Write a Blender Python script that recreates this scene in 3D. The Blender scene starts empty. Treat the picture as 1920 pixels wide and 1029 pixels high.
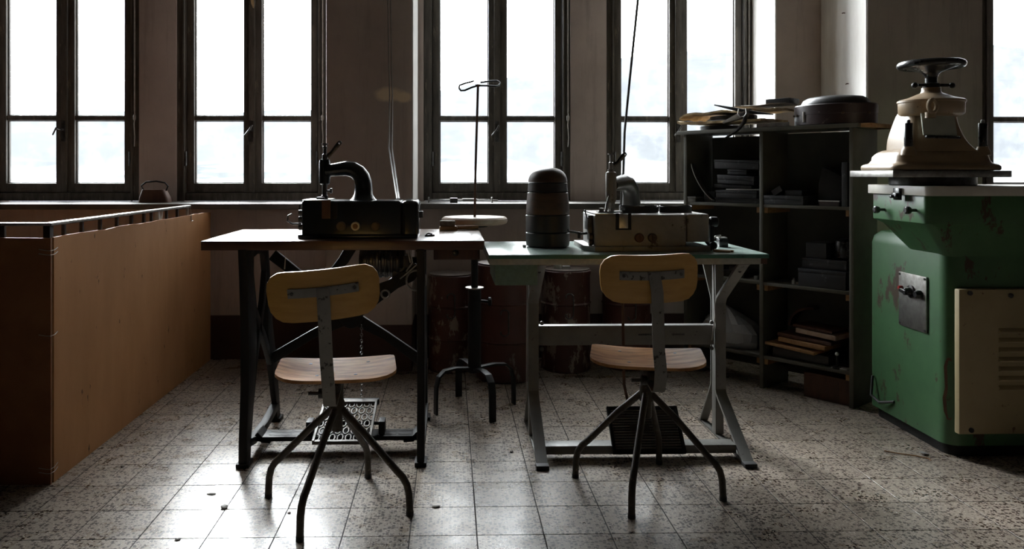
import bpy, bmesh, math, random
from math import sin, cos, pi, radians as R
from mathutils import Vector, Matrix, noise as mnoise
random.seed(7)
sc = bpy.context.scene
COL = sc.collection

# ------------------------------------------------------------------ camera
cam_d = bpy.data.cameras.new('camera'); cam = bpy.data.objects.new('camera', cam_d); COL.objects.link(cam)
cam.location = (0, 0, 1.08); cam.rotation_euler = (pi/2, 0, R(-1.4))
cam_d.sensor_width = 36; cam_d.sensor_fit = 'HORIZONTAL'; cam_d.lens = 36*1483/1920
cam_d.shift_x = (960-880)/1920; cam_d.shift_y = -(514.5-323)/1920
cam_d.clip_start = .02; cam_d.clip_end = 3000
sc.camera = cam

# ------------------------------------------------------------------ sky: hazy winter overcast, veiled sun high on the left
SKY, GLOW, GLOW_POW, HALO, HALO_POW = 6.5, 95.0, 55.0, 75.0, 14.0
SUN_AZ, SUN_EL = R(-24), R(26)
w = bpy.data.worlds.new('hazy_sky'); sc.world = w; w.use_nodes = True
nt = w.node_tree; nt.nodes.clear()
def N(nt, t, **k):
    n = nt.nodes.new(t)
    for a, b in k.items():
        if a == 'i':
            for x, y in b.items(): n.inputs[x].default_value = y
        else: setattr(n, a, b)
    return n
out = N(nt, 'ShaderNodeOutputWorld'); bg = N(nt, 'ShaderNodeBackground')
tc = N(nt, 'ShaderNodeTexCoord'); dot = N(nt, 'ShaderNodeVectorMath', operation='DOT_PRODUCT')
dot.inputs[1].default_value = (sin(SUN_AZ)*cos(SUN_EL), cos(SUN_AZ)*cos(SUN_EL), sin(SUN_EL))
mx = N(nt, 'ShaderNodeMath', operation='MAXIMUM'); mx.inputs[1].default_value = 0
pw = N(nt, 'ShaderNodeMath', operation='POWER'); pw.inputs[1].default_value = GLOW_POW
pw2 = N(nt, 'ShaderNodeMath', operation='POWER'); pw2.inputs[1].default_value = HALO_POW
ml2 = N(nt, 'ShaderNodeMath', operation='MULTIPLY_ADD'); ml2.inputs[1].default_value = HALO; ml2.inputs[2].default_value = SKY
ml = N(nt, 'ShaderNodeMath', operation='MULTIPLY_ADD'); ml.inputs[1].default_value = GLOW
L = nt.links.new
L(tc.outputs['Generated'], dot.inputs[0]); L(dot.outputs['Value'], mx.inputs[0]); L(mx.outputs[0], pw.inputs[0])
L(mx.outputs[0], pw2.inputs[0]); L(pw2.outputs[0], ml2.inputs[0]); L(ml2.outputs[0], ml.inputs[2]); L(pw.outputs[0], ml.inputs[0]); L(ml.outputs[0], bg.inputs['Strength']); L(bg.outputs[0], out.inputs[0])
bg.inputs['Color'].default_value = (.955, .975, 1.0, 1)
w.cycles.sampling_method = 'MANUAL'; w.cycles.sample_map_resolution = 512

vs = sc.view_settings; vs.view_transform = 'Standard'; vs.look = 'None'; vs.gamma = 1; vs.use_curve_mapping = False
vs.exposure = -0.12
cy = sc.cycles
cy.use_denoising = True; cy.max_bounces = 10; cy.diffuse_bounces = 6; cy.glossy_bounces = 5; cy.transparent_max_bounces = 12
cy.sample_clamp_indirect = 6.0; cy.caustics_reflective = False; cy.caustics_refractive = False

# ------------------------------------------------------------------ materials
def pm(name, c1, c2=None, scale=8, rough=.6, metal=0, bump=0, chip=None, stretch=(1,1,1), coat=0, rvar=.1, pos=False, contrast=(.35,.65), bscale=None, spec=.5):
    m = bpy.data.materials.new(name); m.use_nodes = True; t = m.node_tree
    b = t.nodes['Principled BSDF']; lk = t.links.new
    b.inputs['Metallic'].default_value = metal; b.inputs['Roughness'].default_value = rough
    b.inputs['Specular IOR Level'].default_value = spec
    if coat: b.inputs['Coat Weight'].default_value = coat; b.inputs['Coat Roughness'].default_value = .12
    if c2 is None: c2 = tuple(x*.75 for x in c1)
    if pos: src = N(t, 'ShaderNodeNewGeometry').outputs['Position']
    else: src = N(t, 'ShaderNodeTexCoord').outputs['Object']
    mp = N(t, 'ShaderNodeMapping'); mp.inputs['Scale'].default_value = stretch; lk(src, mp.inputs[0])
    nz = N(t, 'ShaderNodeTexNoise', i={'Scale': scale, 'Detail': 6, 'Roughness': .62}); lk(mp.outputs[0], nz.inputs['Vector'])
    rp = N(t, 'ShaderNodeMapRange', i={1: contrast[0], 2: contrast[1]}); lk(nz.outputs[0], rp.inputs[0])
    mixn = N(t, 'ShaderNodeMix', data_type='RGBA'); mixn.inputs['A'].default_value = (*c1, 1); mixn.inputs['B'].default_value = (*c2, 1)
    lk(rp.outputs[0], mixn.inputs['Factor']); col = mixn.outputs['Result']
    rr = N(t, 'ShaderNodeMapRange', i={3: max(.03, rough-rvar), 4: min(1, rough+rvar)}); lk(nz.outputs[0], rr.inputs[0]); ro = rr.outputs[0]
    if chip:
        cc, cs, th = chip[:3]
        n2 = N(t, 'ShaderNodeTexNoise', i={'Scale': cs, 'Detail': 9, 'Roughness': .7}); 
        if len(chip) > 3:
            mp2 = N(t, 'ShaderNodeMapping'); mp2.inputs['Scale'].default_value = chip[3]; lk(src, mp2.inputs[0]); lk(mp2.outputs[0], n2.inputs['Vector'])
        else: lk(src, n2.inputs['Vector'])
        r2 = N(t, 'ShaderNodeMapRange', i={1: th, 2: th+.03}); lk(n2.outputs[0], r2.inputs[0])
        m2 = N(t, 'ShaderNodeMix', data_type='RGBA'); m2.inputs['B'].default_value = (*cc, 1)
        lk(r2.outputs[0], m2.inputs['Factor']); lk(col, m2.inputs['A']); col = m2.outputs['Result']
    lk(col, b.inputs['Base Color']); lk(ro, b.inputs['Roughness'])
    if bump:
        src2 = nz.outputs[0]
        if bscale:
            n3 = N(t, 'ShaderNodeTexNoise', i={'Scale': bscale, 'Detail': 4}); lk(mp.outputs[0], n3.inputs['Vector']); src2 = n3.outputs[0]
        bp = N(t, 'ShaderNodeBump', i={'Strength': bump, 'Distance': .004}); lk(src2, bp.inputs['Height']); lk(bp.outputs[0], b.inputs['Normal'])
    return m

MT = {}
MT['iron'] = pm('cast_iron_black', (.006,.006,.007), (.011,.010,.009), 22, .5, 0, .25, spec=.22)
MT['enamel'] = pm('black_enamel', (.008,.011,.014), (.012,.016,.02), 10, .2, 0, .03, coat=.4, rvar=.06)
MT['steel'] = pm('worn_steel', (.42,.41,.39), (.25,.24,.22), 30, .38, 1, .1)
MT['dark_steel'] = pm('dark_steel', (.10,.10,.10), (.05,.045,.04), 30, .4, .9, .1)
MT['wire'] = pm('bright_wire', (.55,.53,.5), (.4,.38,.35), 30, .4, .6)
MT['brass'] = pm('tarnished_brass', (.13,.095,.065), (.07,.05,.035), 25, .5, .4)
MT['grey_paint'] = pm('grey_green_paint', (.155,.152,.138), (.115,.112,.102), 9, .42, 0, .05, chip=((.05,.04,.035), 30, .62))
MT['machine_grey'] = pm('machine_grey_paint', (.30,.285,.26), (.22,.21,.19), 9, .42, 0, .05, chip=((.08,.065,.055), 24, .61))
MT['arm_grey'] = pm('machine_arm_grey', (.12,.12,.11), (.085,.085,.08), 9, .3, 0, .03, coat=.2)
MT['strut_paint'] = pm('chair_grey_paint', (.235,.23,.215), (.18,.175,.16), 12, .5, 0, .1, chip=((.03,.026,.022), 38, .585))
MT['tube'] = pm('worn_brown_tube', (.075,.065,.05), (.04,.034,.028), 26, .4, .25, .2, chip=((.15,.13,.1), 55, .60))
MT['ply_back'] = pm('honey_plywood', (.56,.31,.07), (.47,.25,.05), 5, .42, 0, .03, stretch=(.6,6,9), coat=.25, chip=((.25,.12,.03), 60, .74))
MT['ply_seat'] = pm('worn_plywood', (.62,.33,.145), (.30,.14,.055), 7, .5, 0, .06, stretch=(1.2,5,1), contrast=(.38,.66), spec=.16)
MT['ply_edge'] = pm('plywood_edge', (.40,.29,.18), (.25,.17,.1), 60, .6)
MT['dark_wood'] = pm('dark_table_wood', (.085,.04,.028), (.05,.024,.018), 6, .36, 0, .04, stretch=(1,8,8), chip=((.02,.015,.012), 9, .7, (1,5,1)))
MT['table_top'] = pm('worn_table_top', (.34,.26,.215), (.22,.16,.13), 6, .22, 0, .05, stretch=(1.2,9,4), chip=((.05,.035,.03), 14, .61, (1,6,1)))
MT['brown_wood'] = pm('brown_wood', (.10,.042,.025), (.06,.026,.017), 6, .5, 0, .05, stretch=(8,1,1))
MT['raw_wood'] = pm('raw_wood', (.36,.20,.085), (.26,.13,.05), 8, .6, 0, .05, stretch=(1,9,9))
MT['laminate'] = pm('green_laminate', (.42,.52,.47), (.35,.45,.405), 40, .20, 0, .02, chip=((.2,.26,.24), 70, .62), rvar=.05)
MT['laminate_edge'] = pm('green_laminate_edge', (.05,.17,.125), (.04,.13,.10), 40, .4, chip=((.02,.04,.035), 60, .66))
MT['drawer_green'] = pm('speckled_green_board', (.15,.24,.20), (.11,.18,.15), 70, .5)
MT['chipboard'] = pm('pale_chipboard_edge', (.42,.43,.39), (.33,.34,.31), 60, .7)
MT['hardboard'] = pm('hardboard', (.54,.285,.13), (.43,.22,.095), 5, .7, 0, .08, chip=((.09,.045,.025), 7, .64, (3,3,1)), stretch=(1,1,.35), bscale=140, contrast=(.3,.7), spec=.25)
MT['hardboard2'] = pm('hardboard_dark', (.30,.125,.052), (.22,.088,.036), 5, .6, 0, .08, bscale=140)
MT['frame'] = pm('weathered_window_wood', (.105,.092,.075), (.05,.042,.034), 7, .58, 0, .35, stretch=(4,4,.7), chip=((.16,.135,.1), 13, .60, (3,3,.6)))
MT['press_green'] = pm('press_green_paint', (.055,.14,.058), (.038,.10,.042), 5, .4, 0, .06, chip=((.045,.026,.014), 6, .575, (1.6,1.6,.8)), contrast=(.3,.7))
MT['press_cream'] = pm('press_cream_paint', (.31,.225,.14), (.23,.16,.095), 5, .38, 0, .05, chip=((.16,.1,.06), 22, .62))
MT['panel_cream'] = pm('cream_panel_paint', (.36,.29,.165), (.30,.24,.13), 4, .45, 0, .03, chip=((.14,.08,.04), 26, .635))
MT['slab'] = pm('pale_cutting_slab', (.62,.60,.54), (.52,.49,.43), 7, .4, 0, .04)
MT['grey_plate'] = pm('grey_green_plate', (.42,.44,.37), (.36,.38,.32), 9, .35, 0, .03)
MT['bakelite'] = pm('black_bakelite', (.012,.012,.013), (.018,.017,.017), 18, .28, coat=.3, rvar=.06)
MT['rubber'] = pm('black_rubber', (.016,.016,.017), (.024,.023,.023), 20, .6)
MT['red'] = pm('red_plastic', (.45,.02,.02), (.35,.015,.015), 20, .35)
MT['rust_drum'] = pm('rusty_drum_paint', (.085,.026,.018), (.05,.018,.013), 6, .5, 0, .1, chip=((.24,.19,.155), 10, .545, (1.5,1.5,.6)))
MT['drum_plain'] = pm('dark_red_drum_paint', (.085,.024,.017), (.055,.017,.012), 5, .5, 0, .08, chip=((.15,.11,.09), 14, .62, (1.4,1.4,.5)))
MT['drum_lid'] = pm('drum_lid', (.15,.12,.10), (.09,.065,.05), 9, .5, .2, .1)
MT['block_wood'] = pm('dark_block_wood', (.10,.058,.036), (.04,.025,.018), 7, .42, 0, .06, stretch=(1,1,3), spec=.4)
MT['block_black'] = pm('blackened_block_wood', (.014,.012,.012), (.026,.02,.017), 9, .42, 0, .06, spec=.4)
MT['disc_wood'] = pm('pale_disc_wood', (.46,.34,.25), (.34,.24,.17), 5, .6, 0, .05, stretch=(1,6,2), chip=((.06,.04,.03), 26, .72))
MT['shelf'] = pm('shelf_grey_paint', (.095,.088,.066), (.066,.062,.048), 7, .6, 0, .04)
MT['shelf_shade'] = pm('shelf_inside_shade', (.05,.046,.034), (.035,.032,.025), 5, .7)  # shelf grey darkened: shade inside the unit put into the back boards
MT['black_box'] = pm('black_box_paint', (.020,.021,.025), (.011,.012,.014), 9, .45, 0, .05, chip=((.07,.07,.075), 26, .61))
MT['leather'] = pm('black_leather', (.02,.019,.02), (.03,.028,.028), 30, .4, 0, .2)
MT['case'] = pm('dark_plum_leather', (.04,.024,.026), (.022,.013,.014), 9, .4, 0, .1, chip=((.16,.12,.11), 24, .62))
MT['hide'] = pm('tan_hide', (.58,.45,.26), (.34,.22,.10), 22, .8, 0, .5, bscale=60)
MT['sheet'] = pm('grey_brown_sheet', (.20,.17,.14), (.13,.11,.09), 8, .6, 0, .2)
MT['paper'] = pm('grey_paper', (.5,.49,.46), (.38,.37,.35), 8, .7, 0, .3)
MT['bag'] = pm('grey_plastic_bag', (.34,.34,.345), (.27,.27,.275), 5, .35, 0, .5, bscale=14)
MT['bristle'] = pm('bristle', (.09,.07,.05), (.22,.18,.13), 60, .8, 0, .8)
MT['rust'] = pm('rusty_iron', (.13,.065,.04), (.08,.04,.028), 14, .65, .2, .3)
MT['cord'] = pm('grey_cord', (.30,.28,.26), (.24,.22,.2), 20, .6)
MT['cord_dark'] = pm('dark_cord', (.10,.095,.09), (.07,.066,.06), 20, .5)
MT['dust'] = pm('dust_crumb', (.20,.18,.16), (.13,.115,.1), 40, .9)
MT['ceiling'] = pm('ceiling_plaster', (.16,.145,.125), (.12,.11,.095), 2, .9, pos=True)

# plaster wall with a painted maroon band at the foot, stains and runs
def wall_mat():
    m = bpy.data.materials.new('stained_plaster'); m.use_nodes = True; t = m.node_tree; lk = t.links.new
    b = t.nodes['Principled BSDF']; b.inputs['Specular IOR Level'].default_value = .25
    g = N(t, 'ShaderNodeNewGeometry').outputs['Position']
    n1 = N(t, 'ShaderNodeTexNoise', i={'Scale': 2.2, 'Detail': 7, 'Roughness': .65}); lk(g, n1.inputs['Vector'])
    mp = N(t, 'ShaderNodeMapping'); mp.inputs['Scale'].default_value = (9, 9, .8); lk(g, mp.inputs[0])
    n2 = N(t, 'ShaderNodeTexNoise', i={'Scale': 1.6, 'Detail': 6, 'Roughness': .7}); lk(mp.outputs[0], n2.inputs['Vector'])
    a = N(t, 'ShaderNodeMix', data_type='RGBA'); a.inputs['A'].default_value = (.53,.445,.40,1); a.inputs['B'].default_value = (.42,.35,.315,1)
    r1 = N(t, 'ShaderNodeMapRange', i={1:.35,2:.65}); lk(n1.outputs[0], r1.inputs[0]); lk(r1.outputs[0], a.inputs['Factor'])
    s = N(t, 'ShaderNodeMix', data_type='RGBA'); s.inputs['B'].default_value = (.27,.22,.19,1)
    r2 = N(t, 'ShaderNodeMapRange', i={1:.52,2:.85,3:0,4:.8}); lk(n2.outputs[0], r2.inputs[0]); lk(r2.outputs[0], s.inputs['Factor']); lk(a.outputs['Result'], s.inputs['A'])
    # pale filler patches where old fixings were pulled out
    patch = s.outputs['Result']
    for (px, pz, rx, rz) in ((-.335,1.50,.085,.045), (-.255,1.485,.05,.03)):
        sx = N(t, 'ShaderNodeVectorMath', operation='SUBTRACT'); sx.inputs[1].default_value = (px, 4.29, pz); lk(g, sx.inputs[0])
        scl = N(t, 'ShaderNodeVectorMath', operation='MULTIPLY'); scl.inputs[1].default_value = (1/rx, 8, 1/rz); lk(sx.outputs[0], scl.inputs[0])
        ln = N(t, 'ShaderNodeVectorMath', operation='LENGTH'); lk(scl.outputs[0], ln.inputs[0])
        ad = N(t, 'ShaderNodeMath', operation='MULTIPLY_ADD'); lk(n1.outputs[0], ad.inputs[0]); ad.inputs[1].default_value = 1.6; lk(ln.outputs['Value'], ad.inputs[2])
        mr = N(t, 'ShaderNodeMapRange', i={1:1.55,2:2.0,3:.9,4:0}); lk(ad.outputs[0], mr.inputs[0])
        mm = N(t, 'ShaderNodeMix', data_type='RGBA'); mm.inputs['B'].default_value = (.80,.66,.48,1); lk(mr.outputs[0], mm.inputs['Factor']); lk(patch, mm.inputs['A']); patch = mm.outputs['Result']
    sp = N(t, 'ShaderNodeSeparateXYZ'); lk(g, sp.inputs[0])
    band = N(t, 'ShaderNodeMapRange', i={1:.252,2:.258,3:1,4:0}); lk(sp.outputs['Z'], band.inputs[0])
    f = N(t, 'ShaderNodeMix', data_type='RGBA'); f.inputs['B'].default_value = (.085,.05,.045,1); lk(band.outputs[0], f.inputs['Factor']); lk(patch, f.inputs['A'])
    lk(f.outputs['Result'], b.inputs['Base Color']); b.inputs['Roughness'].default_value = .8
    bp = N(t, 'ShaderNodeBump', i={'Strength': .25, 'Distance': .006}); lk(n1.outputs[0], bp.inputs['Height']); lk(bp.outputs[0], b.inputs['Normal'])
    return m
MT['wall'] = wall_mat()
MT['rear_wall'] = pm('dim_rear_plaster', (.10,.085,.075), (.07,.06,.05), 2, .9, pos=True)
MT['whitewash_lit_flank'] = pm('whitewash_lit_flank', (.80,.78,.74), (.68,.65,.61), 4, .8, 0, .15, pos=True, stretch=(3,3,.8))
MT['sill'] = pm('stone_sill', (.15,.14,.125), (.09,.083,.074), 6, .7, 0, .1, pos=True)

def terrazzo():
    m = bpy.data.materials.new('terrazzo'); m.use_nodes = True; t = m.node_tree; lk = t.links.new
    b = t.nodes['Principled BSDF']
    g = N(t, 'ShaderNodeNewGeometry').outputs['Position']
    oi = N(t, 'ShaderNodeObjectInfo')
    nz = N(t, 'ShaderNodeTexNoise', i={'Scale': 3.0, 'Detail': 5, 'Roughness': .6}); lk(g, nz.inputs['Vector'])
    base = N(t, 'ShaderNodeMix', data_type='RGBA'); base.inputs['A'].default_value = (.43,.365,.295,1); base.inputs['B'].default_value = (.33,.275,.22,1)
    rn = N(t, 'ShaderNodeMapRange', i={1:.3,2:.7}); lk(nz.outputs[0], rn.inputs[0]); lk(rn.outputs[0], base.inputs['Factor']); col = base.outputs['Result']
    hv = N(t, 'ShaderNodeHueSaturation'); mr = N(t, 'ShaderNodeMapRange', i={3:.88,4:1.1}); lk(oi.outputs['Random'], mr.inputs[0]); lk(mr.outputs[0], hv.inputs['Value']); lk(col, hv.inputs['Color']); col = hv.outputs['Color']
    # distort for irregular chips
    nd = N(t, 'ShaderNodeTexNoise', i={'Scale': 120.0, 'Detail': 2}); lk(g, nd.inputs['Vector'])
    dm = N(t, 'ShaderNodeVectorMath', operation='MULTIPLY_ADD'); dm.inputs[1].default_value = (.003,.003,0); lk(nd.outputs['Color'], dm.inputs[0]); lk(g, dm.inputs[2])
    for sc_, thr, frac, c in ((260, .40, .40, (.27,.23,.19)), (125, .36, .30, (.115,.08,.06)), (80, .42, .42, (.05,.032,.024)), (150, .36, .15, (.55,.49,.42))):
        v = N(t, 'ShaderNodeTexVoronoi', i={'Scale': sc_, 'Randomness': 1}); v.voronoi_dimensions = '2D'; lk(dm.outputs[0], v.inputs['Vector'])
        lt = N(t, 'ShaderNodeMath', operation='LESS_THAN'); lt.inputs[1].default_value = thr; lk(v.outputs['Distance'], lt.inputs[0])
        sp = N(t, 'ShaderNodeSeparateColor'); lk(v.outputs['Color'], sp.inputs[0])
        l2 = N(t, 'ShaderNodeMath', operation='LESS_THAN'); l2.inputs[1].default_value = frac; lk(sp.outputs[0], l2.inputs[0])
        mu = N(t, 'ShaderNodeMath', operation='MULTIPLY'); lk(lt.outputs[0], mu.inputs[0]); lk(l2.outputs[0], mu.inputs[1])
        mm = N(t, 'ShaderNodeMix', data_type='RGBA'); mm.inputs['B'].default_value = (*c,1); lk(mu.outputs[0], mm.inputs['Factor']); lk(col, mm.inputs['A']); col = mm.outputs['Result']
    lk(col, b.inputs['Base Color'])
    n4 = N(t, 'ShaderNodeTexNoise', i={'Scale': 9, 'Detail': 6}); lk(g, n4.inputs['Vector'])
    r4 = N(t, 'ShaderNodeMapRange', i={1:.3,2:.7,3:.24,4:.36}); lk(n4.outputs[0], r4.inputs[0]); lk(r4.outputs[0], b.inputs['Roughness'])
    bp = N(t, 'ShaderNodeBump', i={'Strength': .12, 'Distance': .002}); lk(nd.outputs[0], bp.inputs['Height']); lk(bp.outputs[0], b.inputs['Normal'])
    return m
MT['terrazzo'] = terrazzo()
MT['grout'] = pm('dirty_grout', (.022,.019,.017), (.013,.012,.011), 12, .9, pos=True)

def glass():
    m = bpy.data.materials.new('dusty_window_glass'); m.use_nodes = True; t = m.node_tree; t.nodes.clear(); lk = t.links.new
    o = N(t, 'ShaderNodeOutputMaterial'); tr = N(t, 'ShaderNodeBsdfTransparent'); tr.inputs[0].default_value = (.97,.985,.985,1)
    gl = N(t, 'ShaderNodeBsdfGlossy', i={'Roughness': .03}); lw = N(t, 'ShaderNodeLayerWeight', i={'Blend': .5})
    p5 = N(t, 'ShaderNodeMath', operation='POWER'); p5.inputs[1].default_value = 5; lk(lw.outputs['Facing'], p5.inputs[0])
    fr = N(t, 'ShaderNodeMath', operation='MULTIPLY_ADD'); fr.inputs[1].default_value = .95; fr.inputs[2].default_value = .03; lk(p5.outputs[0], fr.inputs[0])
    dirt = N(t, 'ShaderNodeBsdfTranslucent'); dirt.inputs[0].default_value = (.75,.78,.8,1)
    g = N(t, 'ShaderNodeNewGeometry').outputs['Position']
    nz = N(t, 'ShaderNodeTexNoise', i={'Scale': 5, 'Detail': 8, 'Roughness': .7}); lk(g, nz.inputs['Vector'])
    r = N(t, 'ShaderNodeMapRange', i={1:.45,2:.85,3:.006,4:.05}); lk(nz.outputs[0], r.inputs[0])
    m1 = N(t, 'ShaderNodeMixShader'); lk(r.outputs[0], m1.inputs[0]); lk(tr.outputs[0], m1.inputs[1]); lk(dirt.outputs[0], m1.inputs[2])
    m2 = N(t, 'ShaderNodeMixShader'); lk(fr.outputs[0], m2.inputs[0]); lk(m1.outputs[0], m2.inputs[1]); lk(gl.outputs[0], m2.inputs[2])
    lk(m2.outputs[0], o.inputs[0]); return m
MT['glass'] = glass()

def terrain_mat():
    m = bpy.data.materials.new('snowy_hillside'); m.use_nodes = True; t = m.node_tree; lk = t.links.new
    b = t.nodes['Principled BSDF']; b.inputs['Roughness'].default_value = 1; b.inputs['Specular IOR Level'].default_value = 0
    g = N(t, 'ShaderNodeNewGeometry').outputs['Position']
    n1 = N(t, 'ShaderNodeTexNoise', i={'Scale': .03, 'Detail': 8, 'Roughness': .6}); lk(g, n1.inputs['Vector'])
    sp = N(t, 'ShaderNodeSeparateXYZ'); lk(g, sp.inputs[0])
    ad = N(t, 'ShaderNodeMath', operation='MULTIPLY_ADD'); ad.inputs[1].default_value = 90; lk(n1.outputs[0], ad.inputs[0]); lk(sp.outputs['Y'], ad.inputs[2])
    r = N(t, 'ShaderNodeMapRange', i={1:205,2:240}); lk(ad.outputs[0], r.inputs[0])
    r2 = N(t, 'ShaderNodeMapRange', i={1:.42,2:.62}); lk(n1.outputs[0], r2.inputs[0])
    wood = N(t, 'ShaderNodeMix', data_type='RGBA'); wood.inputs['A'].default_value = (.097,.102,.109,1); wood.inputs['B'].default_value = (.107,.112,.118,1); lk(r2.outputs[0], wood.inputs['Factor'])
    field = N(t, 'ShaderNodeMix', data_type='RGBA'); field.inputs['A'].default_value = (.085,.092,.094,1); field.inputs['B'].default_value = (.5,.52,.54,1); lk(r2.outputs[0], field.inputs['Factor'])
    mm = N(t, 'ShaderNodeMix', data_type='RGBA'); lk(r.outputs[0], mm.inputs['Factor']); lk(field.outputs['Result'], mm.inputs['A']); lk(wood.outputs['Result'], mm.inputs['B'])
    lk(mm.outputs['Result'], b.inputs['Base Color']); return m
MT['terrain'] = terrain_mat()

# ------------------------------------------------------------------ mesh helpers
class M:
    def __init__(s): s.v = []; s.f = []
    def add(s, vs, fs):
        o = len(s.v); s.v += [tuple(p) for p in vs]; s.f += [tuple(i+o for i in q) for q in fs]; return s
    def box(s, x0, x1, y0, y1, z0, z1):
        return s.add([(x0,y0,z0),(x1,y0,z0),(x1,y1,z0),(x0,y1,z0),(x0,y0,z1),(x1,y0,z1),(x1,y1,z1),(x0,y1,z1)],
                     [(0,3,2,1),(4,5,6,7),(0,1,5,4),(1,2,6,5),(2,3,7,6),(3,0,4,7)])
    def obox(s, c, size, rot=(0,0,0)):
        from mathutils import Euler
        e = Euler(rot).to_matrix(); hx, hy, hz = (q/2 for q in size); c = Vector(c)
        vs = [c + e @ Vector(p) for p in ((-hx,-hy,-hz),(hx,-hy,-hz),(hx,hy,-hz),(-hx,hy,-hz),(-hx,-hy,hz),(hx,-hy,hz),(hx,hy,hz),(-hx,hy,hz))]
        return s.add(vs, [(0,3,2,1),(4,5,6,7),(0,1,5,4),(1,2,6,5),(2,3,7,6),(3,0,4,7)])
    def rings(s, rings, cap0=True, cap1=True, closed=False):
        n = len(rings[0]); vs = [p for r in rings for p in r]; fs = []
        m = len(rings)
        for i in range(m if closed else m-1):
            a, b = i*n, ((i+1) % m)*n
            for j in range(n): fs.append((a+j, a+(j+1)%n, b+(j+1)%n, b+j))
        if not closed:
            if cap0: fs.append(tuple(range(n-1,-1,-1)))
            if cap1: fs.append(tuple((m-1)*n+j for j in range(n)))
        return s.add(vs, fs)
    def lathe(s, prof, c=(0,0,0), seg=24, axis='z', sx=1, sy=1):
        rs = []
        for r, h in prof:
            ring = []
            for k in range(seg):
                a = 2*pi*k/seg; u, v = r*cos(a)*sx, r*sin(a)*sy
                p = {'z': (u,v,h), 'x': (h,u,v), 'y': (u,h,v)}[axis]
                ring.append((p[0]+c[0], p[1]+c[1], p[2]+c[2]))
            rs.append(ring)
        return s.rings(rs)
    def cyl(s, c, r, h, axis='z', seg=20): return s.lathe([(r,0),(r,h)], c, seg, axis)
    def tube(s, pts, r, seg=10, closed=False, flat=None):
        P = [Vector(p) for p in pts]; n = len(P)
        rad = r if isinstance(r, (list, tuple)) else [r]*n
        rs = []; up = None
        for i in range(n):
            if closed: d = P[(i+1)%n]-P[i-1]
            else: d = P[min(i+1,n-1)]-P[max(i-1,0)]
            d.normalize()
            if up is None:
                up = Vector((0,0,1)) if abs(d.z) < .9 else Vector((1,0,0))
            x = d.cross(up)
            if x.length < 1e-5: x = d.orthogonal()
            x.normalize(); up = x.cross(d).normalized()
            fx, fy = flat if flat else (1,1)
            rs.append([P[i] + x*(cos(2*pi*k/seg)*rad[i]*fx) + up*(sin(2*pi*k/seg)*rad[i]*fy) for k in range(seg)])
        return s.rings(rs, closed=closed)
    def rod(s, a, b, r, seg=10): return s.tube([a,b], r, seg)
    def prism(s, poly, axis, a, b):
        def P(u, v, h): return {'x': (h,u,v), 'y': (u,h,v), 'z': (u,v,h)}[axis]
        return s.rings([[P(u,v,a) for u,v in poly], [P(u,v,b) for u,v in poly]])
    def strip(s, pts, ws, axis, a, b):
        # ribbon of varying width in a plane, extruded along axis from a to b
        Lf, Rt = [], []
        for i, p in enumerate(pts):
            q0 = pts[max(i-1,0)]; q1 = pts[min(i+1,len(pts)-1)]
            d = Vector((q1[0]-q0[0], q1[1]-q0[1])).normalized(); nn = Vector((-d.y, d.x)); wd = (ws[i] if isinstance(ws,(list,tuple)) else ws)/2
            Lf.append((p[0]+nn.x*wd, p[1]+nn.y*wd)); Rt.append((p[0]-nn.x*wd, p[1]-nn.y*wd))
        def P(u, v, h): return {'x': (h,u,v), 'y': (u,h,v), 'z': (u,v,h)}[axis]
        rs = [[P(*Lf[i],a),P(*Rt[i],a),P(*Rt[i],b),P(*Lf[i],b)] for i in range(len(pts))]
        return s.rings(rs)
    def sphere(s, c, r, seg=14, sz=1):
        n = seg//2
        return s.lathe([(max(.0005,r*sin(pi*i/n)), -r*sz*cos(pi*i/n)) for i in range(n+1)], c, seg)
    def torus(s, c, Rr, r, axis='z', seg=32, sg=10, sx=1, sy=1):
        pts = []
        for k in range(seg):
            a = 2*pi*k/seg; u, v = Rr*cos(a)*sx, Rr*sin(a)*sy
            p = {'z':(u,v,0),'x':(0,u,v),'y':(u,0,v)}[axis]; pts.append((c[0]+p[0],c[1]+p[1],c[2]+p[2]))
        return s.tube(pts, r, sg, closed=True)
    def xf(s, mat):
        s.v = [tuple(mat @ Vector(p)) for p in s.v]; return s

def rrect(cx, cy_, hx, hy, r, z, n=5):
    pts = []
    r = min(r, hx*.999, hy*.999)
    for qx, qy, a0 in ((1,1,0),(-1,1,90),(-1,-1,180),(1,-1,270)):
        for k in range(n):
            a = R(a0 + 90*k/(n-1)); pts.append((cx+qx*(hx-r)+r*cos(a), cy_+qy*(hy-r)+r*sin(a), z))
    return pts

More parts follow.
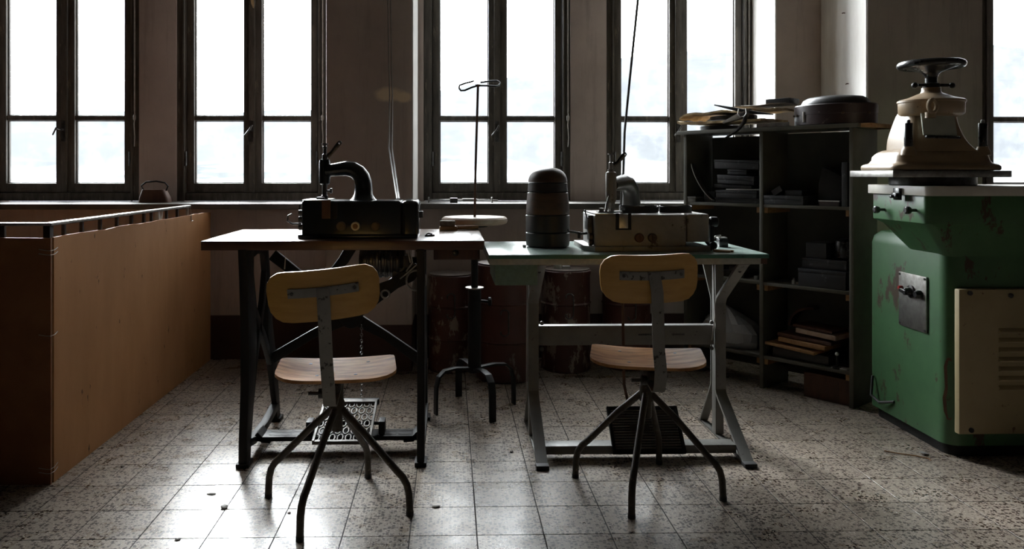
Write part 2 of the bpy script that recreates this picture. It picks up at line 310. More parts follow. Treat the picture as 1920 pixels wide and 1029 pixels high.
ORG = {}
def link(o, parent=None):
    COL.objects.link(o)
    if parent is not None: o.parent = parent
    return o
def tag(o, label=None, cat=None, group=None, kind=None):
    if label: o['label'] = label
    if cat: o['category'] = cat
    if group: o['group'] = group
    if kind: o['kind'] = kind
    return o
def thing(name, label, cat, loc=(0,0,0), group=None, rz=0, kind=None):
    o = bpy.data.objects.new(name, None); o.empty_display_size = .05; link(o); o.location = loc; o.rotation_euler = (0,0,rz)
    ORG[o.name] = Vector(loc) if not rz else Vector((0,0,0))
    return tag(o, label, cat, group, kind)
def mesh_of(name, mb, mat, bevel=0, ang=35, org=None, seg=2):
    me = bpy.data.meshes.new(name)
    vs = mb.v if org is None else [(p[0]-org[0],p[1]-org[1],p[2]-org[2]) for p in mb.v]
    me.from_pydata(vs, [], mb.f)
    bm = bmesh.new(); bm.from_mesh(me); bmesh.ops.recalc_face_normals(bm, faces=bm.faces)
    if bevel:
        es = [e for e in bm.edges if len(e.link_faces) == 2 and e.calc_face_angle(0) > R(30)]
        bmesh.ops.bevel(bm, geom=es, offset=bevel, segments=seg, profile=.6, affect='EDGES', clamp_overlap=True)
    for f in bm.faces: f.smooth = True
    bm.to_mesh(me); bm.free()
    me.set_sharp_from_angle(angle=R(ang))
    me.materials.append(MT[mat] if isinstance(mat, str) else mat)
    return me
def part(parent, name, mb, mat, bevel=0, label=None, ang=35, kind=None, seg=2):
    org = ORG[parent.name]
    o = bpy.data.objects.new(name, mesh_of(name, mb, mat, bevel, ang, org, seg)); link(o, parent); ORG[o.name] = Vector(org)
    return tag(o, label, kind=kind)
def solo(name, mb, mat, label, cat, group=None, bevel=0, kind=None, org=None, rz=0, ang=35):
    # a thing that is one mesh; origin at the base centre of its geometry
    if org is None:
        xs = [p[0] for p in mb.v]; ys = [p[1] for p in mb.v]; zs = [p[2] for p in mb.v]
        org = ((min(xs)+max(xs))/2, (min(ys)+max(ys))/2, min(zs))
    o = bpy.data.objects.new(name, mesh_of(name, mb, mat, bevel, ang, org)); link(o); o.location = org; ORG[o.name] = Vector(org)
    return tag(o, label, cat, group, kind)
def struct(name, mb, mat, bevel=0, label=None):
    o = bpy.data.objects.new(name, mesh_of(name, mb, mat, bevel)); link(o); ORG[o.name] = Vector((0,0,0))
    return tag(o, label, kind='structure')

# ------------------------------------------------------------------ the room
XL, XR, YB, YF, ZC = -3.6, 5.8, -4.2, 4.6, 4.0       # left/right/rear planes, window wall face, ceiling
YW = 5.0                                              # window plane
def S(name, mb, mat, label, cat, bevel=0):
    o = struct(name, mb, mat, bevel, label); o['category'] = cat; return o

# floor: bed, the tiles seen in the photograph one by one, the others joined
floor = S('floor', M().box(XL-.2, XR+.2, YB-.2, 5.2, -.12, -.0012), 'grout', 'speckled terrazzo tile floor with dark joints', 'floor')
TX, TY, TS = -.92, 2.354, .2
bm = M(); h = TS/2-.0018; c = .00015
r0 = [(-h,-h,-.003),(h,-h,-.003),(h,h,-.003),(-h,h,-.003)]; r1 = [(-h,-h,-c),(h,-h,-c),(h,h,-c),(-h,h,-c)]; r2 = [(-h+c,-h+c,0),(h-c,-h+c,0),(h-c,h-c,0),(-h+c,h-c,0)]
bm.rings([r0, r1, r2], cap0=False)
tile_me = mesh_of('tile', bm, 'terrazzo')
rest = M(); rr = random.Random(3)
for i in range(-14, 34):
    for j in range(-33, 12):
        cx_, cy_ = TX+TS*(i+.5), TY+TS*(j+.5)
        if not (XL < cx_ < XR and YB < cy_ < 4.66): continue
        vis = -2.2 < cx_ < 2.15 and cy_ > 2.2 and (cx_ > -1.6 or cy_ < 2.7) and abs(cx_) < cy_*.78
        if vis:
            o = bpy.data.objects.new('tile', tile_me); link(o, floor)
            o.location = (cx_ + rr.uniform(-.0003,.0003), cy_ + rr.uniform(-.0003,.0003), rr.uniform(-.0002,.0))
            o.rotation_euler = (rr.uniform(-.0008,.0008), rr.uniform(-.0008,.0008), 0)
        else:
            rest.add([(p[0]+cx_, p[1]+cy_, p[2]) for p in r1+r2], [(0,1,5,4),(1,2,6,5),(2,3,7,6),(3,0,4,7),(4,5,6,7)])
part(floor, 'tile_field', rest, 'terrazzo', kind='stuff')

# window wall
wb = M()
wb.box(XL, XR, YF, 5.25, 0, .868)                      # below the sills
wb.box(XL, XR, YF, 5.25, 3.36, ZC)                     # lintel
wb.box(XL, -2.885, YF, 5.25, .868, 3.36)
for a, b in ((-1.93,-1.70), (.757,.985)): wb.box(a, b, 4.955, 5.25, .868, 3.36)    # slim piers between paired windows
wb.box(-.765, -.165, 4.955, 5.25, .868, 3.36)
wb.box(1.915, 3.06, YF, 5.25, .868, 3.36); wb.box(3.06, 3.385, 4.955, 5.25, .868, 3.36)
wb.box(4.31, XR, YF, 5.25, .868, 3.36)
S('wall_back', wb, 'wall', 'mauve grey plaster window wall with slim piers between windows', 'wall', .004)
S('wall_pillar_left', M().box(-.67, -.205, 4.29, 4.955, 0, ZC), 'wall', 'stained mauve pillar with a pale filler patch, between the window pairs', 'pillar', .008)
S('wall_pillar_right', M().box(2.187, 2.80, 4.09, 4.60, 0, ZC), 'wall', 'dark plaster column behind the green press', 'pillar', .008)
S('wall_left', M().box(XL-.2, XL, YB, 5.25, 0, ZC), 'rear_wall', 'plaster side wall left of the railing', 'wall')
S('wall_right', M().box(XR, XR+.2, YB, 5.25, 0, ZC), 'rear_wall', 'plaster side wall beyond the press', 'wall')
S('wall_front', M().box(XL, XR, YB-.2, YB, 0, ZC), 'rear_wall', 'plaster wall facing the windows', 'wall')
S('ceiling', M().box(XL-.2, XR+.2, YB-.2, 5.25, ZC, ZC+.15), 'ceiling', 'plain plaster ceiling', 'ceiling')
S('trim_1', M().box(XL, -.67, 4.555, YW+.02, .868, .90), 'sill', 'worn stone sill under the left window pair', 'window sill', .004)
S('trim_2', M().box(-.205, 2.18, 4.555, YW+.02, .868, .90), 'sill', 'worn stone sill under the middle window pair', 'window sill', .004)
S('trim_3', M().box(2.805, XR, 4.555, YW+.02, .868, .90), 'sill', 'worn stone sill beyond the column', 'window sill', .004)

# whitewashed window reveals, and the column's lit flank whitened to strengthen the window light
S('trim_4', M().box(-.2045, -.2, 4.294, 4.954, .9005, 3.36), 'whitewash_lit_flank', 'white painted window reveal on the pillar', 'reveal')
S('trim_5', M().box(1.910, 1.9145, 4.604, YW-.031, .9005, 3.36), 'whitewash_lit_flank', 'white painted window reveal left of the column', 'reveal')
S('trim_6', M().box(2.1815, 2.1865, 4.096, 4.60, .0, ZC), 'whitewash_lit_flank', 'column flank behind the shelf, whitened to look lit by the windows', 'reveal')

# windows: fixed frame, two casements each with four panes
def window(n, x0, label, rod=True, WW=.945):
    T = thing('window_%d' % n, label, 'window', (x0+WW/2, YW, .90), kind='structure')
    zb, zt = .902, 3.355
    g0, g1 = (.110, .417), (.531, .838)
    fr = M()
    fr.box(x0-.012, x0+.062, YW-.03, YW+.10, zb, zt); fr.box(x0+WW-.062, x0+WW+.012, YW-.03, YW+.10, zb, zt)
    fr.box(x0+.062, x0+WW-.062, YW-.03, YW+.10, zb, .952); fr.box(x0+.062, x0+WW-.062, YW-.03, YW+.10, 3.30, zt)
    fr.box(x0+.045, x0+.058, YW-.042, YW-.03, zb, zt); fr.box(x0+WW-.058, x0+WW-.045, YW-.042, YW-.03, zb, zt)
    fr.box(x0+.058, x0+.078, YW+.047, YW+.10, .945, 3.31); fr.box(x0+WW-.078, x0+WW-.058, YW+.047, YW+.10, .945, 3.31)
    fr.box(x0+.058, x0+WW-.058, YW+.047, YW+.10, .945, .966); fr.box(x0+.058, x0+WW-.058, YW+.047, YW+.10, 3.288, 3.31)
    part(T, 'frame', fr, 'frame', .003)
    bars = [(.956, 1.012), (1.404, 1.434), (2.27, 2.30), (3.22, 3.296)]
    for side, (a, b) in enumerate((g0, g1)):
        s0, s1 = (x0+.066, x0+WW/2-.002) if side == 0 else (x0+WW/2+.002, x0+WW-.066)
        ga, gb = x0+a, x0+b
        sm = M()
        sm.box(s0, ga, YW-.012, YW+.045, .956, 3.296); sm.box(gb, s1, YW-.012, YW+.045, .956, 3.296)
        for k, (z0, z1) in enumerate(bars):
            d = 0 if k in (0, 3) else .008
            sm.box(ga, gb, YW-.012+d, YW+.045-d, z0, z1)
        # putty beads
        for z0, z1 in ((1.012,1.404),(1.434,2.27),(2.30,3.22)):
            sm.box(ga, ga+.006, YW+.012, YW+.03, z0, z1); sm.box(gb-.006, gb, YW+.012, YW+.03, z0, z1)
            sm.box(ga, gb, YW+.012, YW+.03, z0, z0+.005); sm.box(ga, gb, YW+.012, YW+.03, z1-.005, z1)
        if side == 1: sm.box(s0-.022, s0+.016, YW-.028, YW-.012, .956, 3.296)      # meeting strip
        sh = part(T, 'sash', sm, 'frame', .002)
        for z0, z1 in ((1.012,1.404),(1.434,2.27),(2.30,3.22)):
            part(sh, 'pane', M().box(ga+.002, gb-.002, YW+.018, YW+.022, z0+.001, z1-.001), 'glass')
        if side == 1:
            hm = M(); hx = s0-.004
            hm.box(hx-.012, hx+.012, YW-.034, YW-.027, 1.27, 1.40); hm.rod((hx, YW-.03, 1.345), (hx, YW-.062, 1.345), .006, 8)
            tilt = {1: .02, 2: .75, 3: .6, 4: .3}.get(n, .2)
            hm.tube([(hx, YW-.06, 1.345), (hx-.035*sin(tilt+.9), YW-.064, 1.345+.035*cos(tilt+1.3)), (hx-.05, YW-.062, 1.31+.02*tilt)] if n == 1 else
                    [(hx+.012, YW-.062, 1.375), (hx, YW-.064, 1.35), (hx-.034, YW-.062, 1.31)], [.0055,.006,.0045], 8)
            part(sh, 'handle', hm, 'dark_steel', label='iron casement lever')
    if rod:
        rm = M(); rx = x0+WW-.03
        rm.rod((rx, YW-.046, 1.46), (rx, YW-.046, 3.2), .005, 8)
        rm.tube([(rx, YW-.046, 1.46), (rx+.004, YW-.05, 1.42), (rx-.002, YW-.05, 1.38), (rx+.003, YW-.05, 1.30), (rx, YW-.05, 1.24)], .0035, 6)
        rm.lathe([(.004,0),(.009,.01),(.009,.03),(.004,.04)], (rx, YW-.048, 1.40), 10)
        part(T, 'pull_rod', rm, 'wire')
        for z in (1.12, 2.6):
            for hx in (x0+.064, x0+WW-.064): part(T, 'hinge', M().cyl((hx, YW-.034, z), .008, .09, seg=10), 'dark_steel')
    return T
window(1, -2.87, 'paired wooden casement window nearest the hardboard railing, far left')
window(2, -1.71, 'wooden casement window behind the black machine')
window(3, -.175, 'wooden casement window behind the wire thread stand')
window(4, .975, 'wooden casement window behind the grey machine and open shelf')
window(5, 3.375, 'wooden casement window beside the press, cut by the right edge', rod=False)

# ------------------------------------------------------------------ land outside
def terrain():
    nx, ny = 90, 70; vs = []; fs = []
    for j in range(ny):
        t = j/(ny-1); y = 25 + 900*t**1.7
        for i in range(nx):
            x = (i/(nx-1)-.5)*(260 + 2.6*y) + y*.12
            z = -5 + 10*min(1, max(0, (y-60)/160))
            if y > 190:
                q = (y-190)/420; ridge = 62 + 34*max(-1, min(1, x/220)) + 26*mnoise.noise((x*.006, 3.1, 0))
                z += ridge*min(1.0, q)**.9
            z += 2.2*mnoise.noise((x*.02, y*.02, 1.7)) + .012*max(0, y-150)*mnoise.noise((x*.05, y*.03, 5))
            vs.append((x, y, z))
    for j in range(ny-1):
        for i in range(nx-1):
            a = j*nx+i; fs.append((a, a+1, a+nx+1, a+nx))
    m = M(); m.add(vs, fs); return m
S('ground_outside', terrain(), 'terrain', 'pale snowy valley and hazy hillside seen through the windows', 'hillside')

# ------------------------------------------------------------------ railing clad with hardboard, left
BX, BY = -1.385, 2.785
rl = thing('stair_railing', 'long run of low iron railing from the corner back to the windows', 'railing', (BX-.02, 3.3, 0))
part(rl, 'top_rail', M().box(BX-.028, BX+.004, BY+.0275, 4.255, .894, .905), 'steel', .002, label='shiny worn flat top rail')
rl2 = thing('stair_railing', 'short front run of the iron railing at the left edge, facing the room', 'railing', (-2.3, BY, 0), 'iron railing runs')
rl['group'] = 'iron railing runs'
part(rl2, 'top_rail', M().box(-3.3, BX+.004, BY-.008, BY+.027, .894, .905), 'steel', .002, label='shiny worn flat top rail')
cp = M().box(BX-.030, BX-.006, BY, BY+.026, 0, .894); part(rl2, 'corner_post', cp, 'iron', .002)
for k, yb in enumerate((2.905, 3.044, 3.202, 3.361, 3.513, 3.654, 3.745, 3.943, 4.097)):
    part(rl, 'baluster', M().box(BX-.022, BX-.010, yb-.006, yb+.006, 0, .894), 'iron')
for xb in (-1.56, -1.79, -2.02, -2.25, -2.48, -2.71, -2.94, -3.17):
    part(rl2, 'baluster', M().box(xb-.012, xb+.012, BY+.002, BY+.014, 0, .894), 'iron')
part(rl, 'end_post', M().tube([(BX-.014, 4.25, .90), (BX-.014, 4.253, .45), (BX-.014, 4.253, 0)], .008, 8), 'steel')
part(rl, 'rag_tie', M().obox((BX-.012, 3.815, .872), (.018, .024, .05), (.1,0,0)).obox((BX-.010, 3.865, .872), (.006, .012, .056), (-.35,0,0)), 'paper', .002, label='pale strip of rag tied on the rail')
# panels with a slightly ragged upper edge
def ragged(n, a, b, z, amp, seed):
    q = random.Random(seed); return [(a+(b-a)*i/n, z + q.uniform(-amp, amp) + .0012*sin(i*.9)) for i in range(n+1)]
top = ragged(26, 2.79, 4.59, .853, .0018, 5)
pr = thing('hardboard_panel', 'large brown hardboard sheet running back to the window wall', 'panel', (BX, 3.7, .0), 'hardboard sheets on the railing')
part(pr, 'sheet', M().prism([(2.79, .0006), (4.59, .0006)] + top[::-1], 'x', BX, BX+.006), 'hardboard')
top2 = ragged(10, -3.3, BX+.005, .853, .0012, 9)
pf = thing('hardboard_panel', 'dark hardboard sheet facing the room at the left edge', 'panel', (-2.3, BY, .0), 'hardboard sheets on the railing')
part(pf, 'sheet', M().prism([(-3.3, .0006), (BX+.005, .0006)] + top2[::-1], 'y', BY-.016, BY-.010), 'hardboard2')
for z in (.81, .795, .515, .055, .04):
    w_ = M().tube([(BX-.035, BY-.018, z+.004), (BX-.008, BY-.020, z), (BX+.004, BY-.017, z-.001), (BX+.0085, BY+.004, z), (BX+.008, BY+.028, z+.007)], .0012, 5)
    solo('wire_tie', w_, 'wire', {.81: 'uppermost thin wire tie round the hardboard corner', .795: 'thin wire tie just under the uppermost one on the hardboard corner', .515: 'thin wire tie halfway up the hardboard corner', .055: 'upper of two thin wire ties at the foot of the hardboard corner', .04: 'lowest thin wire tie at the foot of the hardboard corner'}[z], 'wire tie', 'wire ties on the hardboard')
solo('wire_tie', M().tube([(BX+.001, 4.24, .905), (BX+.009, 4.243, .86), (BX+.009, 4.244, .82), (BX+.011, 4.262, .822)], .0022, 5), 'wire', 'thick bent wire hooked over the far end of the railing', 'wire tie', 'wire ties on the hardboard')

# ------------------------------------------------------------------ left sewing table on cast iron treadle stand
tb = thing('sewing_table', 'dark wooden work table on a black cast iron treadle stand', 'table', (-.39, 3.2, 0))
part(tb, 'tabletop', M().box(-.908, .126, 2.915, 3.49, .806, .83), 'table_top', .003)
part(tb, 'edge_board', M().box(-.908, .126, 2.905, 2.9145, .795, .829), 'dark_wood', .002, label='dark front edge of the tabletop')
ap = M().box(-.86, .08, 3.40, 3.42, .765, .8055); part(tb, 'apron', ap, 'dark_wood', .002)
def side_frame(x0, x1):
    m = M()
    m.strip([(2.935,.0),(2.945,.10),(2.985,.27),(3.0,.42),(2.99,.55),(2.965,.70),(2.96,.80)], [.055,.07,.10,.13,.12,.10,.12], 'x', x0, x1)
    m.strip([(3.475,.0),(3.45,.10),(3.38,.28),(3.31,.43),(3.30,.55),(3.27,.70),(3.24,.80)], [.055,.06,.085,.09,.05,.05,.05], 'x', x0+.004, x1-.004)
    m.strip([(3.02,.20),(3.09,.36),(3.15,.47),(3.21,.56),(3.25,.68),(3.22,.765),(3.12,.785),(2.98,.775)], [.03,.03,.04,.04,.035,.04,.04,.05], 'x', x0+.005, x1-.005)
    m.strip([(3.36,.27),(3.24,.40),(3.15,.47),(3.07,.55),(3.03,.66),(3.0,.75)], [.03,.035,.04,.035,.035,.03], 'x', x0+.005, x1-.005)
    m.box(x0-.008, x1+.008, 2.90, 2.975, 0, .016); m.box(x0-.008, x1+.008, 3.44, 3.51, 0, .016)
    m.strip([(2.955,.075),(3.05,.055),(3.25,.05),(3.44,.07)], [.03,.028,.028,.03], 'x', x0, x1)
    m.box(x0-.004, x1+.004, 2.92, 3.46, .786, .8055)
    return m
part(tb, 'side_frame', side_frame(-.773, -.742), 'iron', .003)
part(tb, 'side_frame', side_frame(-.122, -.094), 'iron', .003)
br = M()
ctr = (-.415, .475)
for (u, v, wd) in ((-.745,.30,.035),(-.12,.285,.035),(-.745,.735,.04),(-.12,.70,.05)):
    br.strip([ctr, ((u+ctr[0])/2, (v+ctr[1])/2 + (.012 if v < .4 else 0)), (u, v)], [.055, wd, wd+.008], 'y', 3.33, 3.352)
br.lathe([(.05,0),(.05,.026)], (ctr[0], 3.328, ctr[1]), 18, 'y')
part(tb, 'cross_brace', br, 'iron', .003)
bp_ = M().box(-.742, -.122, 3.055, 3.145, .046, .064)
bp_.strip([(-.745,.075),(-.72,.05),(-.69,.048)], .02, 'y', 3.055, 3.145); bp_.strip([(-.12,.075),(-.145,.05),(-.18,.048)], .02, 'y', 3.055, 3.145)
plate = part(tb, 'base_plate', bp_, 'iron', .003)
for x0, x1 in ((-.70,-.62),(-.61,-.55),(-.27,-.21),(-.20,-.15)):
    for y in (3.08, 3.12): part(plate, 'slot_rib', M().box(x0, x1, y-.004, y+.004, .0642, .0655), 'dark_steel')
# open-work treadle
def treadle():
    m = M(); wv, d = .217, .30
    m.box(-wv/2, wv/2, 0, .012, -.006, .008); m.box(-wv/2, wv/2, d-.02, d, -.006, .012)
    m.box(-wv/2, -wv/2+.008, 0, d, -.006, .012); m.box(wv/2-.008, wv/2, 0, d, -.006, .012)
    rows, cols = 6, 7
    for r_ in range(rows):
        for c_ in range(cols):
            x = -wv/2+.018 + (wv-.036)*c_/(cols-1) + (.008 if r_ % 2 else -.008); y = .03 + (d-.06)*r_/(rows-1)
            if abs(x) > wv/2-.012: x = math.copysign(wv/2-.012, x)
            m.torus((x, y, .003), .0145, .0034, 'z', 12, 6, .72, 1.5)
    return m
a_ = math.atan2(.136-.067, .29)
pd = treadle().xf(Matrix.Translation((-.405, 2.955, .072)) @ Matrix.Rotation(a_, 4, 'X'))
part(tb, 'treadle', pd, 'tube', label='openwork cast iron foot treadle')
th_ = M().box(-.52,-.29, 3.245, 3.268, .128, .152); part(tb, 'treadle_bar', th_, 'iron', .004)
hb = M(); 
for x in (-.545, -.265): hb.box(x-.012, x+.012, 3.07, 3.13, .0645, .115)
hb.rod((-.55, 3.1, .10), (-.26, 3.1, .10), .007); part(tb, 'treadle_bearing', hb, 'iron', .003)
ch = M(); 
for k in range(24): ch.torus((-.365, 3.27, .16 + k*.0125), .0055, .0017, 'x' if k % 2 else 'y', 8, 5)
part(tb, 'pull_chain', ch, 'dark_steel')
mo = M().lathe([(.02,-.105),(.055,-.10),(.066,-.085),(.066,.06),(.06,.08),(.03,.09)], (-.27, 3.28, .715), 22, 'x')
for k in range(6): mo.lathe([(.0665,-.07+k*.024),(.0705,-.068+k*.024),(.0705,-.058+k*.024),(.0665,-.056+k*.024)], (-.27, 3.28, .715), 22, 'x')
mo.box(-.33, -.20, 3.22, 3.34, .77, .8055); mo.box(-.235,-.16, 3.225, 3.335, .64, .74); mo.lathe([(.03,0),(.03,.05)], (-.18, 3.28, .70), 16, 'x')
mt_ = part(tb, 'motor', mo, 'bakelite', .003, label='black electric motor under the tabletop')
part(mt_, 'clutch_arm', M().strip([(-.33,.60),(-.24,.625),(-.16,.665),(-.125,.70)], [.03,.045,.05,.04], 'y', 3.18, 3.20), 'iron', .002)
part(mt_, 'pulley_ring', M().torus((-.135, 3.17, .648), .040, .0045, 'y', 30, 8), 'steel', label='larger thin steel pulley ring')
part(mt_, 'pulley_ring', M().torus((-.258, 3.165, .594), .016, .004, 'y', 20, 8), 'steel', label='small steel pulley ring')
part(mt_, 'belt', M().tube([(-.165, 3.15, .80), (-.150, 3.155, .72), (-.175, 3.16, .685)], .0035, 6).tube([(-.175, 3.15, .80), (-.158, 3.155, .72)], .003, 6).tube([(-.128, 3.165, .715), (-.178, 3.165, .672), (-.20, 3.16, .655)], .003, 6), 'wire')
part(tb, 'diagonal_strut', M().strip([(-.53,.62),(-.46,.70),(-.40,.80)], [.03,.045,.05], 'y', 3.42, 3.44), 'iron', .003)
for x, z0, z1 in ((-.53, .77, .80), (-.648, .70, .79)):
    part(tb, 'loose_thread', M().tube([(x, 3.12, z1), (x+.002, 3.12, (z0+z1)/2), (x-.001, 3.12, z0)], [.0012,.0014,.003], 6), 'wire')
dr = part(tb, 'drawer_case', M().box(-.065, .118, 3.12, 3.44, .735, .7945), 'brown_wood', .003)
df = part(dr, 'drawer', M().box(-.055, .108, 3.108, 3.1195, .74, .79), 'brown_wood', .002)
part(tb, 'drawer_knob', M().lathe([(.006,0),(.007,-.012),(.012,-.016),(.012,-.024),(.004,-.028)], (.022, 3.108, .765), 14, 'y'), 'bakelite')

# ------------------------------------------------------------------ black skiving machine on the left table
def rbox(x0, x1, y0, y1, z0, z1, r, taper=0):
    cx_, cy_ = (x0+x1)/2, (y0+y1)/2; hx, hy = (x1-x0)/2, (y1-y0)/2
    rs = [rrect(cx_, cy_, hx, hy, r, z0)]
    for k in range(5):
        a = pi/2*k/4; rs.append(rrect(cx_, cy_, hx-taper-r*(1-cos(a))*.9, hy-taper-r*(1-cos(a))*.9, r, z1-r+r*sin(a)))
    return M().rings(rs)
lm = thing('sewing_machine', 'black enamelled skiving machine with curved arm on dark wooden table', 'machine', (-.345, 3.09, .83))
part(lm, 'base_plate', M().box(-.572, -.122, 2.985, 3.20, .830, .846), 'enamel', .003)
part(lm, 'body', rbox(-.56, -.185, 2.998, 3.185, .846, .972, .008), 'enamel')
part(lm, 'end_cover', rbox(-.1845, -.118, 2.996, 3.187, .846, .974, .018), 'enamel')
ec = part(lm, 'cover_latch', M().box(-.118, -.104, 3.05, 3.075, .905, .93), 'dark_steel', .002)
part(lm, 'top_plate', M().box(-.558, -.46, 3.0, 3.18, .9725, .976), 'steel', .001, label='bright steel working plate')
am = M().tube([(-.338,3.1,.969),(-.338,3.1,.980),(-.338,3.1,.995),(-.338,3.1,1.02),(-.340,3.1,1.04),(-.347,3.1,1.06),(-.360,3.1,1.078),(-.380,3.1,1.091),(-.405,3.1,1.095),(-.435,3.1,1.091),(-.485,3.1,1.085)],
              [.056,.044,.036,.034,.034,.034,.033,.032,.030,.027,.024], 20)
part(lm, 'arm', am, 'enamel', label='thick curved black arm')
hd = M().lathe([(.016,1.032),(.021,1.036),(.022,1.06),(.022,1.118),(.020,1.124),(.020,1.13),(.012,1.131)], (-.489, 3.1, 0), 20)
part(lm, 'head', hd, 'enamel')
part(lm, 'screw_spindle', M().lathe([(.011,1.131),(.011,1.15),(.007,1.152),(.007,1.172),(.009,1.173),(.009,1.18),(.005,1.181),(.005,1.187),(.0125,1.188),(.0125,1.1925)], (-.488, 3.1, 0), 14), 'dark_steel')
part(lm, 'lever', M().tube([(-.478,3.098,1.142),(-.462,3.095,1.156),(-.432,3.09,1.192)], [.008,.006,.008], 10, flat=(.6,1.2)).torus((-.430,3.09,1.194), .0065, .003, 'y', 14, 6), 'dark_steel')
pb = M().lathe([(.013,.9765),(.013,.99),(.010,.992),(.010,1.033)], (-.489,3.1,0), 14).box(-.515,-.485,3.06,3.12,.9765,.984)
pb.rod((-.48,3.09,1.008),(-.462,3.088,1.008), .004, 8).lathe([(.010,0),(.010,.008)], (-.466,3.088,1.008), 12, 'x')
part(lm, 'presser_foot', pb, 'dark_steel')
part(lm, 'face_plate', M().box(-.483,-.45, 2.990, 2.9975, .905, .976), 'rust', .002, label='worn steel face plate')
part(lm, 'recess_cover', M().box(-.448,-.425, 2.992, 2.9975, .905, .965), 'iron', .002)
for x, mt in ((-.410,'brass'),(-.356,'steel'),(-.280,'brass')):
    kb = part(lm, 'knob', M().lathe([(.012,0),(.0175,-.003),(.0175,-.012),(.015,-.015)], (x, 2.9975, .877), 18, 'y'), mt)
    part(kb, 'knob_cap', M().lathe([(.010,0),(.010,-.003)], (x, 2.9825, .877), 14, 'y'), 'rust' if mt == 'steel' else 'brass')
part(lm, 'thread_hook', M().tube([(-.565,3.02,.885),(-.60,3.02,.884),(-.617,3.02,.896),(-.615,3.02,.915),(-.60,3.02,.922)], .0035, 8), 'dark_steel')
sd = M()
for z in (.872,.90,.925): sd.lathe([(.012,0),(.012,-.016)], (-.56,3.03,z), 12, 'x')
sd.tube([(-.56,3.06,.96),(-.578,3.06,.955),(-.578,3.06,.92),(-.56,3.06,.915)], .004, 6)
part(lm, 'adjusting_knob', sd, 'dark_steel')

# ------------------------------------------------------------------ grey skiving machine on the green table
TZ = .78
rm_ = thing('sewing_machine', 'grey painted skiving machine with thick bent arm on green table', 'machine', (.75, 3.1, TZ))
part(rm_, 'base_plate', M().prism([(.512,3.03),(.545,2.965),(.985,2.965),(.985,3.26),(.512,3.26)], 'z', TZ, TZ+.02), 'machine_grey', .003)
part(rm_, 'body', rbox(.548, .898, 2.985, 3.25, TZ+.02, .919, .006), 'machine_grey')
part(rm_, 'end_block', rbox(.902, .987, 2.99, 3.245, TZ+.035, .921, .006), 'machine_grey')
part(rm_, 'top_plate', M().box(.55, .64, 2.988, 3.24, .9195, .924), 'steel', .001, label='bright steel working plate')
part(rm_, 'arm', M().tube([(.742,3.215,.918),(.741,3.215,.96),(.739,3.21,.99),(.732,3.20,1.015),(.718,3.185,1.033),(.697,3.165,1.040),(.67,3.13,1.036),(.635,3.085,1.03)], [.040,.036,.034,.033,.033,.032,.029,.025], 20), 'arm_grey', label='thick bent grey arm')
part(rm_, 'head', M().lathe([(.014,.96),(.019,.97),(.021,.985),(.021,1.075),(.019,1.08),(.013,1.083),(.013,1.092)], (.628, 3.07, 0), 20), 'machine_grey')
part(rm_, 'screw_spindle', M().lathe([(.009,1.092),(.009,1.118),(.005,1.12),(.005,1.148),(.0135,1.149),(.0135,1.154)], (.628,3.07,0), 14), 'steel')
part(rm_, 'lever', M().tube([(.638,3.066,1.108),(.652,3.062,1.118),(.676,3.058,1.148)], [.008,.006,.008], 10, flat=(.6,1.2)).torus((.678,3.058,1.15), .006, .003, 'y', 14, 6), 'dark_steel')
pf_ = M().lathe([(.012,.9245),(.012,.94),(.015,.941),(.015,.962)], (.628,3.07,0), 14).tube([(.618,3.05,.99),(.605,3.04,.955),(.600,3.035,.926)], .005, 6).box(.57,.665,3.03,3.075,.9245,.930).cyl((.585,3.04,.93), .010, .012, seg=12)
part(rm_, 'presser_foot', pf_, 'steel')
part(rm_, 'face_plate', M().box(.640,.674,2.978,2.9845,.868,.922), 'steel', .002, label='worn steel face plate')
part(rm_, 'guide_slot', M().box(.628,.6395,2.977,2.9845,.865,.925).box(.6745,.686,2.977,2.9845,.865,.925).box(.628,.686,2.977,2.9845,.862,.8675), 'iron', .001)
for x, mt, r_ in ((.716,'rust',.017),(.766,'brass',.017)):
    kb = part(rm_, 'knob', M().lathe([(r_*.8,0),(r_,-.003),(r_,-.012),(r_*.85,-.015)], (x, 2.9845, .832), 18, 'y'), mt)
    part(kb, 'knob_cap', M().box(x-.003, x+.003, 2.964, 2.9695, .823, .841), mt, .001)
sd = M()
for z, r_ in ((.835,.013),(.812,.012)): sd.lathe([(r_*.6,0),(r_,-.006),(r_,-.018)], (.548,3.01,z), 12, 'x')
part(rm_, 'thumb_nut', sd, 'brass')
sd = M().box(.530,.547,3.02,3.05,.82,.915).box(.525,.53,3.0,3.08,.86,.91).lathe([(.008,0),(.008,-.02)], (.548,3.06,.89), 10, 'x')
sd.rod((.53,3.03,.89),(.518,3.02,.93), .003, 6).sphere((.5175,3.0195,.932), .005, 8)
part(rm_, 'side_gear', sd, 'dark_steel', .001)
part(rm_, 'hand_crank', M().tube([(.535,3.05,.845),(.505,3.05,.842),(.485,3.055,.848),(.462,3.06,.851),(.456,3.06,.86)], .005, 8).rod((.500,3.05,.825),(.500,3.05,.85), .006, 8), 'dark_steel')
cr = M().tube([(.987,3.05,.885),(1.005,3.05,.89),(1.02,3.05,.892)], .013, 10).lathe([(.016,0),(.02,.004),(.02,.028),(.014,.033)], (1.008,3.05,.888), 14, 'x')
cr.box(1.008,1.024,3.04,3.06,.80,.885).sphere((1.016,3.03,.797), .0165, 12).rod((.985,3.04,.82),(.992,3.0,.80),.006,8).box(.985,.998,2.99,3.03,.782,.80)
part(rm_, 'drive_linkage', cr, 'iron', .001)

